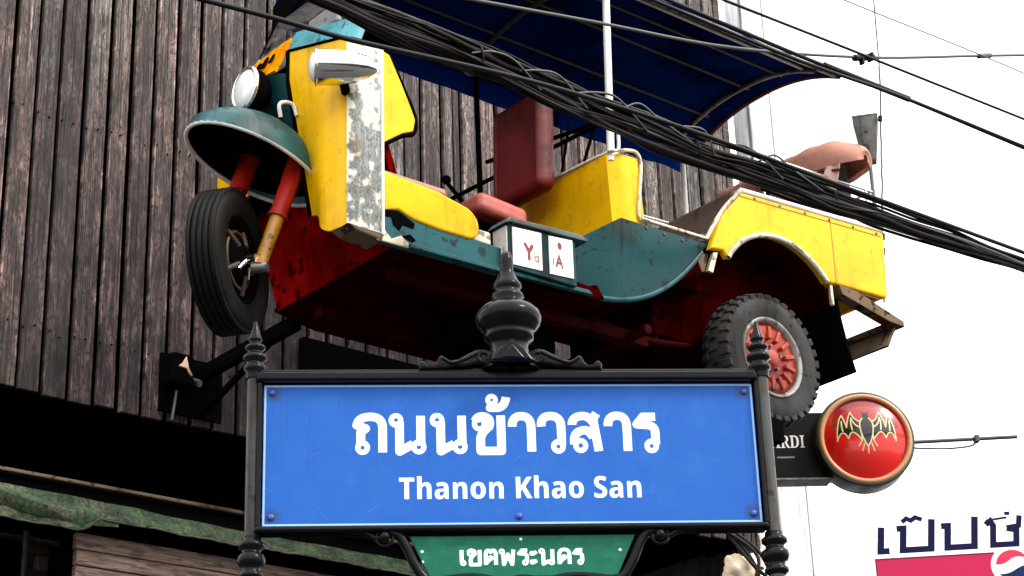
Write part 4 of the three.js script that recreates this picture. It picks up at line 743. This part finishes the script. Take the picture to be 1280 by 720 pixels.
/* ---------------------------------------------------------------- round sign with a winged animal */
{
  const s = thing('round_sign', 'round red sign with a black winged emblem, on a black arm under the rear wheel', 'sign', V3(1.56, 4.43, -8.6), 0.06);
  const R = 0.222;
  part(s, 'rim', [lathe([[R - 0.02, 0.05], [R - 0.004, 0.052], [R + 0.002, 0.045], [R + 0.002, -0.07], [R - 0.02, -0.08], [0, -0.08]], 64).rotateX(Math.PI / 2)], mat([0.05, 0.05, 0.03], 0.35, { map: G2 }));
  part(s, 'gold_ring', [(() => { const g = new THREE.TorusGeometry(R - 0.022, 0.013, 10, 64); g.translate(0, 0, 0.047); return g; })()], mat([0.5, 0.25, 0.11], 0.4, { clearcoat: 0.3 }));
  const t = canvasTex(1024, 1024, (c) => {
    c.fillStyle = '#c01512'; c.fillRect(0, 0, 1024, 1024);
    c.fillStyle = '#7d0e12'; c.beginPath(); c.arc(512, 400, 400, Math.PI, 0); c.closePath(); c.fill();
    c.fillStyle = '#a8242b'; c.beginPath(); c.ellipse(512, 330, 330, 210, 0, Math.PI, 0); c.closePath(); c.fill();
    c.fillStyle = '#d41a10'; c.beginPath(); c.moveTo(100, 1024); c.lineTo(130, 560); c.quadraticCurveTo(210, 420, 280, 560); c.quadraticCurveTo(370, 470, 512, 690); c.quadraticCurveTo(654, 470, 744, 560); c.quadraticCurveTo(814, 420, 894, 560); c.lineTo(930, 1024); c.fill();
    const wing = (k) => { const X = (q) => 512 + k * q; c.beginPath(); c.moveTo(X(60), 330); c.quadraticCurveTo(X(130), 330, X(170), 200); c.quadraticCurveTo(X(215), 290, X(235), 400); c.quadraticCurveTo(X(252), 300, X(275), 235); c.quadraticCurveTo(X(345), 330, X(350), 560); c.quadraticCurveTo(X(310), 450, X(280), 470); c.quadraticCurveTo(X(255), 460, X(225), 540); c.quadraticCurveTo(X(190), 440, X(150), 470); c.quadraticCurveTo(X(110), 500, X(70), 560); c.closePath(); c.fillStyle = '#101713'; c.fill(); c.strokeStyle = '#d8cd9c'; c.lineWidth = 15; c.lineJoin = 'round'; c.stroke();
      c.beginPath(); c.moveTo(X(84), 400); c.quadraticCurveTo(X(150), 380, X(172), 270); c.moveTo(X(170), 440); c.quadraticCurveTo(X(182), 380, X(178), 300); c.moveTo(X(280), 450); c.quadraticCurveTo(X(292), 380, X(284), 310); c.lineWidth = 17; c.stroke(); };
    wing(1); wing(-1);
    c.fillStyle = '#0f1411'; c.strokeStyle = '#d8cd9c'; c.lineWidth = 16; c.beginPath(); c.moveTo(512, 270); c.quadraticCurveTo(600, 300, 590, 410); c.quadraticCurveTo(580, 540, 512, 640); c.quadraticCurveTo(444, 540, 434, 410); c.quadraticCurveTo(424, 300, 512, 270); c.fill(); c.stroke();
    c.beginPath(); c.ellipse(512, 262, 40, 46, 0, 0, 7); c.fill(); c.beginPath(); c.moveTo(480, 235); c.lineTo(470, 190); c.lineTo(505, 220); c.moveTo(544, 235); c.lineTo(554, 190); c.lineTo(519, 220); c.fill();
    c.beginPath(); c.moveTo(470, 600); c.lineTo(440, 700); c.moveTo(554, 600); c.lineTo(584, 700); c.moveTo(512, 640); c.lineTo(512, 730); c.moveTo(450, 560); c.lineTo(400, 640); c.moveTo(574, 560); c.lineTo(624, 640); c.lineWidth = 13; c.stroke();
  });
  const dome = (() => { const g = new THREE.SphereGeometry(1, 64, 20, 0, Math.PI * 2, 0, 0.62); g.rotateX(Math.PI / 2); const q = Math.sin(0.62), sc = (R - 0.028) / q; g.scale(sc, sc, sc * 0.8); const zr = sc * 0.8 * Math.cos(0.62); g.translate(0, 0, 0.042 - zr); const p = g.attributes.position, uv = g.attributes.uv; for (let k = 0; k < p.count; k++) uv.setXY(k, 0.5 + p.getX(k) / (2 * (R - 0.028)), 0.5 + p.getY(k) / (2 * (R - 0.028))); return g; })();
  part(s, 'dome', dome, new THREE.MeshPhysicalMaterial({ map: t, roughness: 0.3, specularIntensity: 0.5, clearcoat: 0.5, clearcoatRoughness: 0.08 }), 'glossy red dome with the emblem');
  const at = canvasTex(1024, 512, (c) => { c.fillStyle = '#060606'; c.fillRect(0, 0, 1024, 512); c.fillStyle = '#ecebe8'; c.font = 'bold 68px serif'; c.textAlign = 'right'; c.fillText('BACARDI', 850, 266); c.fillStyle = '#8b8b8b'; c.fillRect(700, 300, 90, 6); });
  const ag = new RoundedBoxGeometry(0.9, 0.31, 0.09, 2, 0.006); { const p = ag.attributes.position, uv = ag.attributes.uv; for (let k = 0; k < p.count; k++) uv.setXY(k, p.getX(k) / 0.9 + 0.5, p.getY(k) / 0.62 + 0.5); } ag.translate(-0.56, -0.005, -0.06);
  part(s, 'arm_box', ag, new THREE.MeshPhysicalMaterial({ map: at, roughness: 0.6, specularIntensity: 0.3 }), 'black arm box with white lettering');
  part(s, 'arm_edge', [box(-1.0, -0.16, -0.175, -0.162, -0.1, 0.0)], M.greyMetal);
  part(s, 'stay_rod', [rod([R - 0.02, 0.01, -0.05], [R + 0.5, 0.03, -0.05], 0.009), tube([[R, -0.016, -0.05], [R + 0.2, -0.02, -0.05], [R + 0.3, -0.002, -0.05], [R + 0.31, 0.02, -0.05]], 0.0045, 20), box(R + 0.3, R + 0.322, 0.005, 0.038, -0.07, -0.03)], M.cableGrey);
  part(s, 'wall_bracket', [rod([-0.95, 0.0, -0.08], [-0.95, 0.1, -1.2], 0.03)], M.black);
}

/* ---------------------------------------------------------------- billboard */
{
  const b = thing('billboard', 'white billboard with navy lettering above a pink red panel, at the lower right corner', 'billboard', V3(2.52, 5.32, -14), -0.09);
  const W = 1.06, y0 = -0.62, y1 = 0.34;
  const t = canvasTex(1660, 1500, (c, w, h) => {
    const k = w / W, X = (q) => q * k, Y = (q) => (y1 - q) * k;
    c.fillStyle = '#fbfbfa'; c.fillRect(0, 0, w, h);
    // red panel and globe
    c.fillStyle = '#6a2038'; c.fillRect(X(0.012), Y(0.004), X(0.80), h); c.fillStyle = '#bb2a50'; c.fillRect(X(0.02), Y(-0.008), X(0.785), h);
    const gx = X(0.925), gy = Y(-0.098), gr = X(0.112); c.fillStyle = '#fdf6f7'; c.beginPath(); c.arc(gx, gy, gr * 1.3, 0, 7); c.fill();
    c.save(); c.beginPath(); c.arc(gx, gy, gr, 0, 7); c.clip(); c.fillStyle = '#fff'; c.fillRect(gx - gr, gy - gr, 2 * gr, 2 * gr);
    c.fillStyle = '#d03a55'; c.beginPath(); c.moveTo(gx - gr, gy - gr); c.lineTo(gx + gr, gy - gr); c.lineTo(gx + gr, gy - gr * 0.35); c.quadraticCurveTo(gx + gr * 0.2, gy - gr * 0.75, gx - gr * 0.2, gy - gr * 0.3); c.quadraticCurveTo(gx - gr * 0.6, gy - gr * 0.02, gx - gr, gy - gr * 0.1); c.fill();
    c.fillStyle = '#1e2a55'; c.beginPath(); c.moveTo(gx - gr, gy + gr); c.lineTo(gx + gr, gy + gr); c.lineTo(gx + gr, gy - gr * 0.0); c.quadraticCurveTo(gx + gr * 0.5, gy + gr * 0.02, gx + gr * 0.1, gy + gr * 0.3); c.quadraticCurveTo(gx - gr * 0.4, gy + gr * 0.62, gx - gr, gy + gr * 0.5); c.fill(); c.restore();
    // slanted lettering
    c.strokeStyle = '#14163a'; c.lineJoin = 'miter'; c.lineCap = 'butt';
    const S = k * 0.205, base = Y(0.038), line = (pts, lw = 0.045) => { c.lineWidth = lw * k; c.beginPath(); pts.forEach(([x, y], i) => { const px = X(x) + 0.11 * y * k * 1.0, py = base - y * k; i ? c.lineTo(px, py) : c.moveTo(px, py); }); c.stroke(); };
    line([[0.055, 0.195], [0.055, 0.018], [0.115, 0.018]]);
    line([[0.16, 0.178], [0.205, 0.178], [0.205, 0.018], [0.395, 0.018], [0.395, 0.235]]);
    line([[0.195, 0.225], [0.225, 0.25], [0.255, 0.233], [0.285, 0.255], [0.33, 0.235]], 0.032);
    line([[0.46, 0.178], [0.505, 0.178], [0.505, 0.018], [0.685, 0.018], [0.685, 0.235]]);
    line([[0.76, 0.17], [0.79, 0.195], [0.81, 0.16], [0.81, 0.018], [0.965, 0.018], [0.965, 0.12], [0.9, 0.135]], 0.042); line([[0.90, 0.14], [0.98, 0.15], [0.985, 0.225]], 0.036);
    line([[0.76, 0.2], [0.9, 0.215]], 0.016); line([[0.885, 0.245], [0.92, 0.245]], 0.025);
  });
  const g = slab([[0, y0], [W + 0.06, y0], [W + 0.06, y1], [0, y1]], -0.03, 0.0, 0.003), uv = g.attributes.uv, p = g.attributes.position;
  for (let k = 0; k < uv.count; k++) uv.setXY(k, clamp(p.getX(k) / W, 0, 0.999), (p.getY(k) - y0) / (y1 - y0));
  part(b, 'face', g, new THREE.MeshPhysicalMaterial({ map: t, roughness: 0.6, specularIntensity: 0.15 }));
  part(b, 'back_frame', [box(0.02, W + 0.04, y0 + 0.02, y1 - 0.02, -0.07, -0.034)], M.white);
  part(b, 'leg', [rod([0.2, -5.32, -0.06], [0.2, y0 + 0.05, -0.06], 0.04)], M.white); part(b, 'leg', [rod([0.9, -5.32, -0.06], [0.9, y0 + 0.05, -0.06], 0.04)], M.white);
}

/* ---------------------------------------------------------------- clutter under the corner of the building */
{
  const c = thing('cloth_bundle', 'cream cloth bundle with black wires, hanging under the right end of the sign', 'bundle', V3(0.69, 3.22, -6.2), 0.3);
  const blob = new THREE.SphereGeometry(0.075, 28, 20), p = blob.attributes.position;
  for (let k = 0; k < p.count; k++) { const x = p.getX(k), y = p.getY(k), z = p.getZ(k), n = 0.75 + 0.7 * (fbm(x * 22 + 7, y * 22 + z * 16, 44, 3) - 0.3); p.setXYZ(k, x * n * 0.85, y * n, z * n); }
  blob.computeVertexNormals();
  part(c, 'cloth', [blob], mat([0.62, 0.5, 0.36], 0.9, { bumpMap: bumpT, bumpScale: 0.004 }));
  part(c, 'cord', [tube([[0.075, 0.16, 0], [0.08, 0.1, 0.02], [0.065, 0.05, 0.04], [0.05, 0, 0.06]], 0.009, 20)], mat([0.75, 0.62, 0.52], 0.8));
  const w = [], r = rng(31); for (let k = 0; k < 4; k++) w.push(tube([[-0.12 + 0.1 * r(), 0.13 + 0.04 * r(), 0.02], [-0.1 + 0.16 * r(), 0.05 * r(), 0.08], [-0.02 + 0.12 * r(), -0.05, 0.08], [0.1 * r(), -0.2, 0.03]], 0.006, 24, 6));
  part(c, 'wire', w, M.cable);
}

renderer.render(scene, camera);
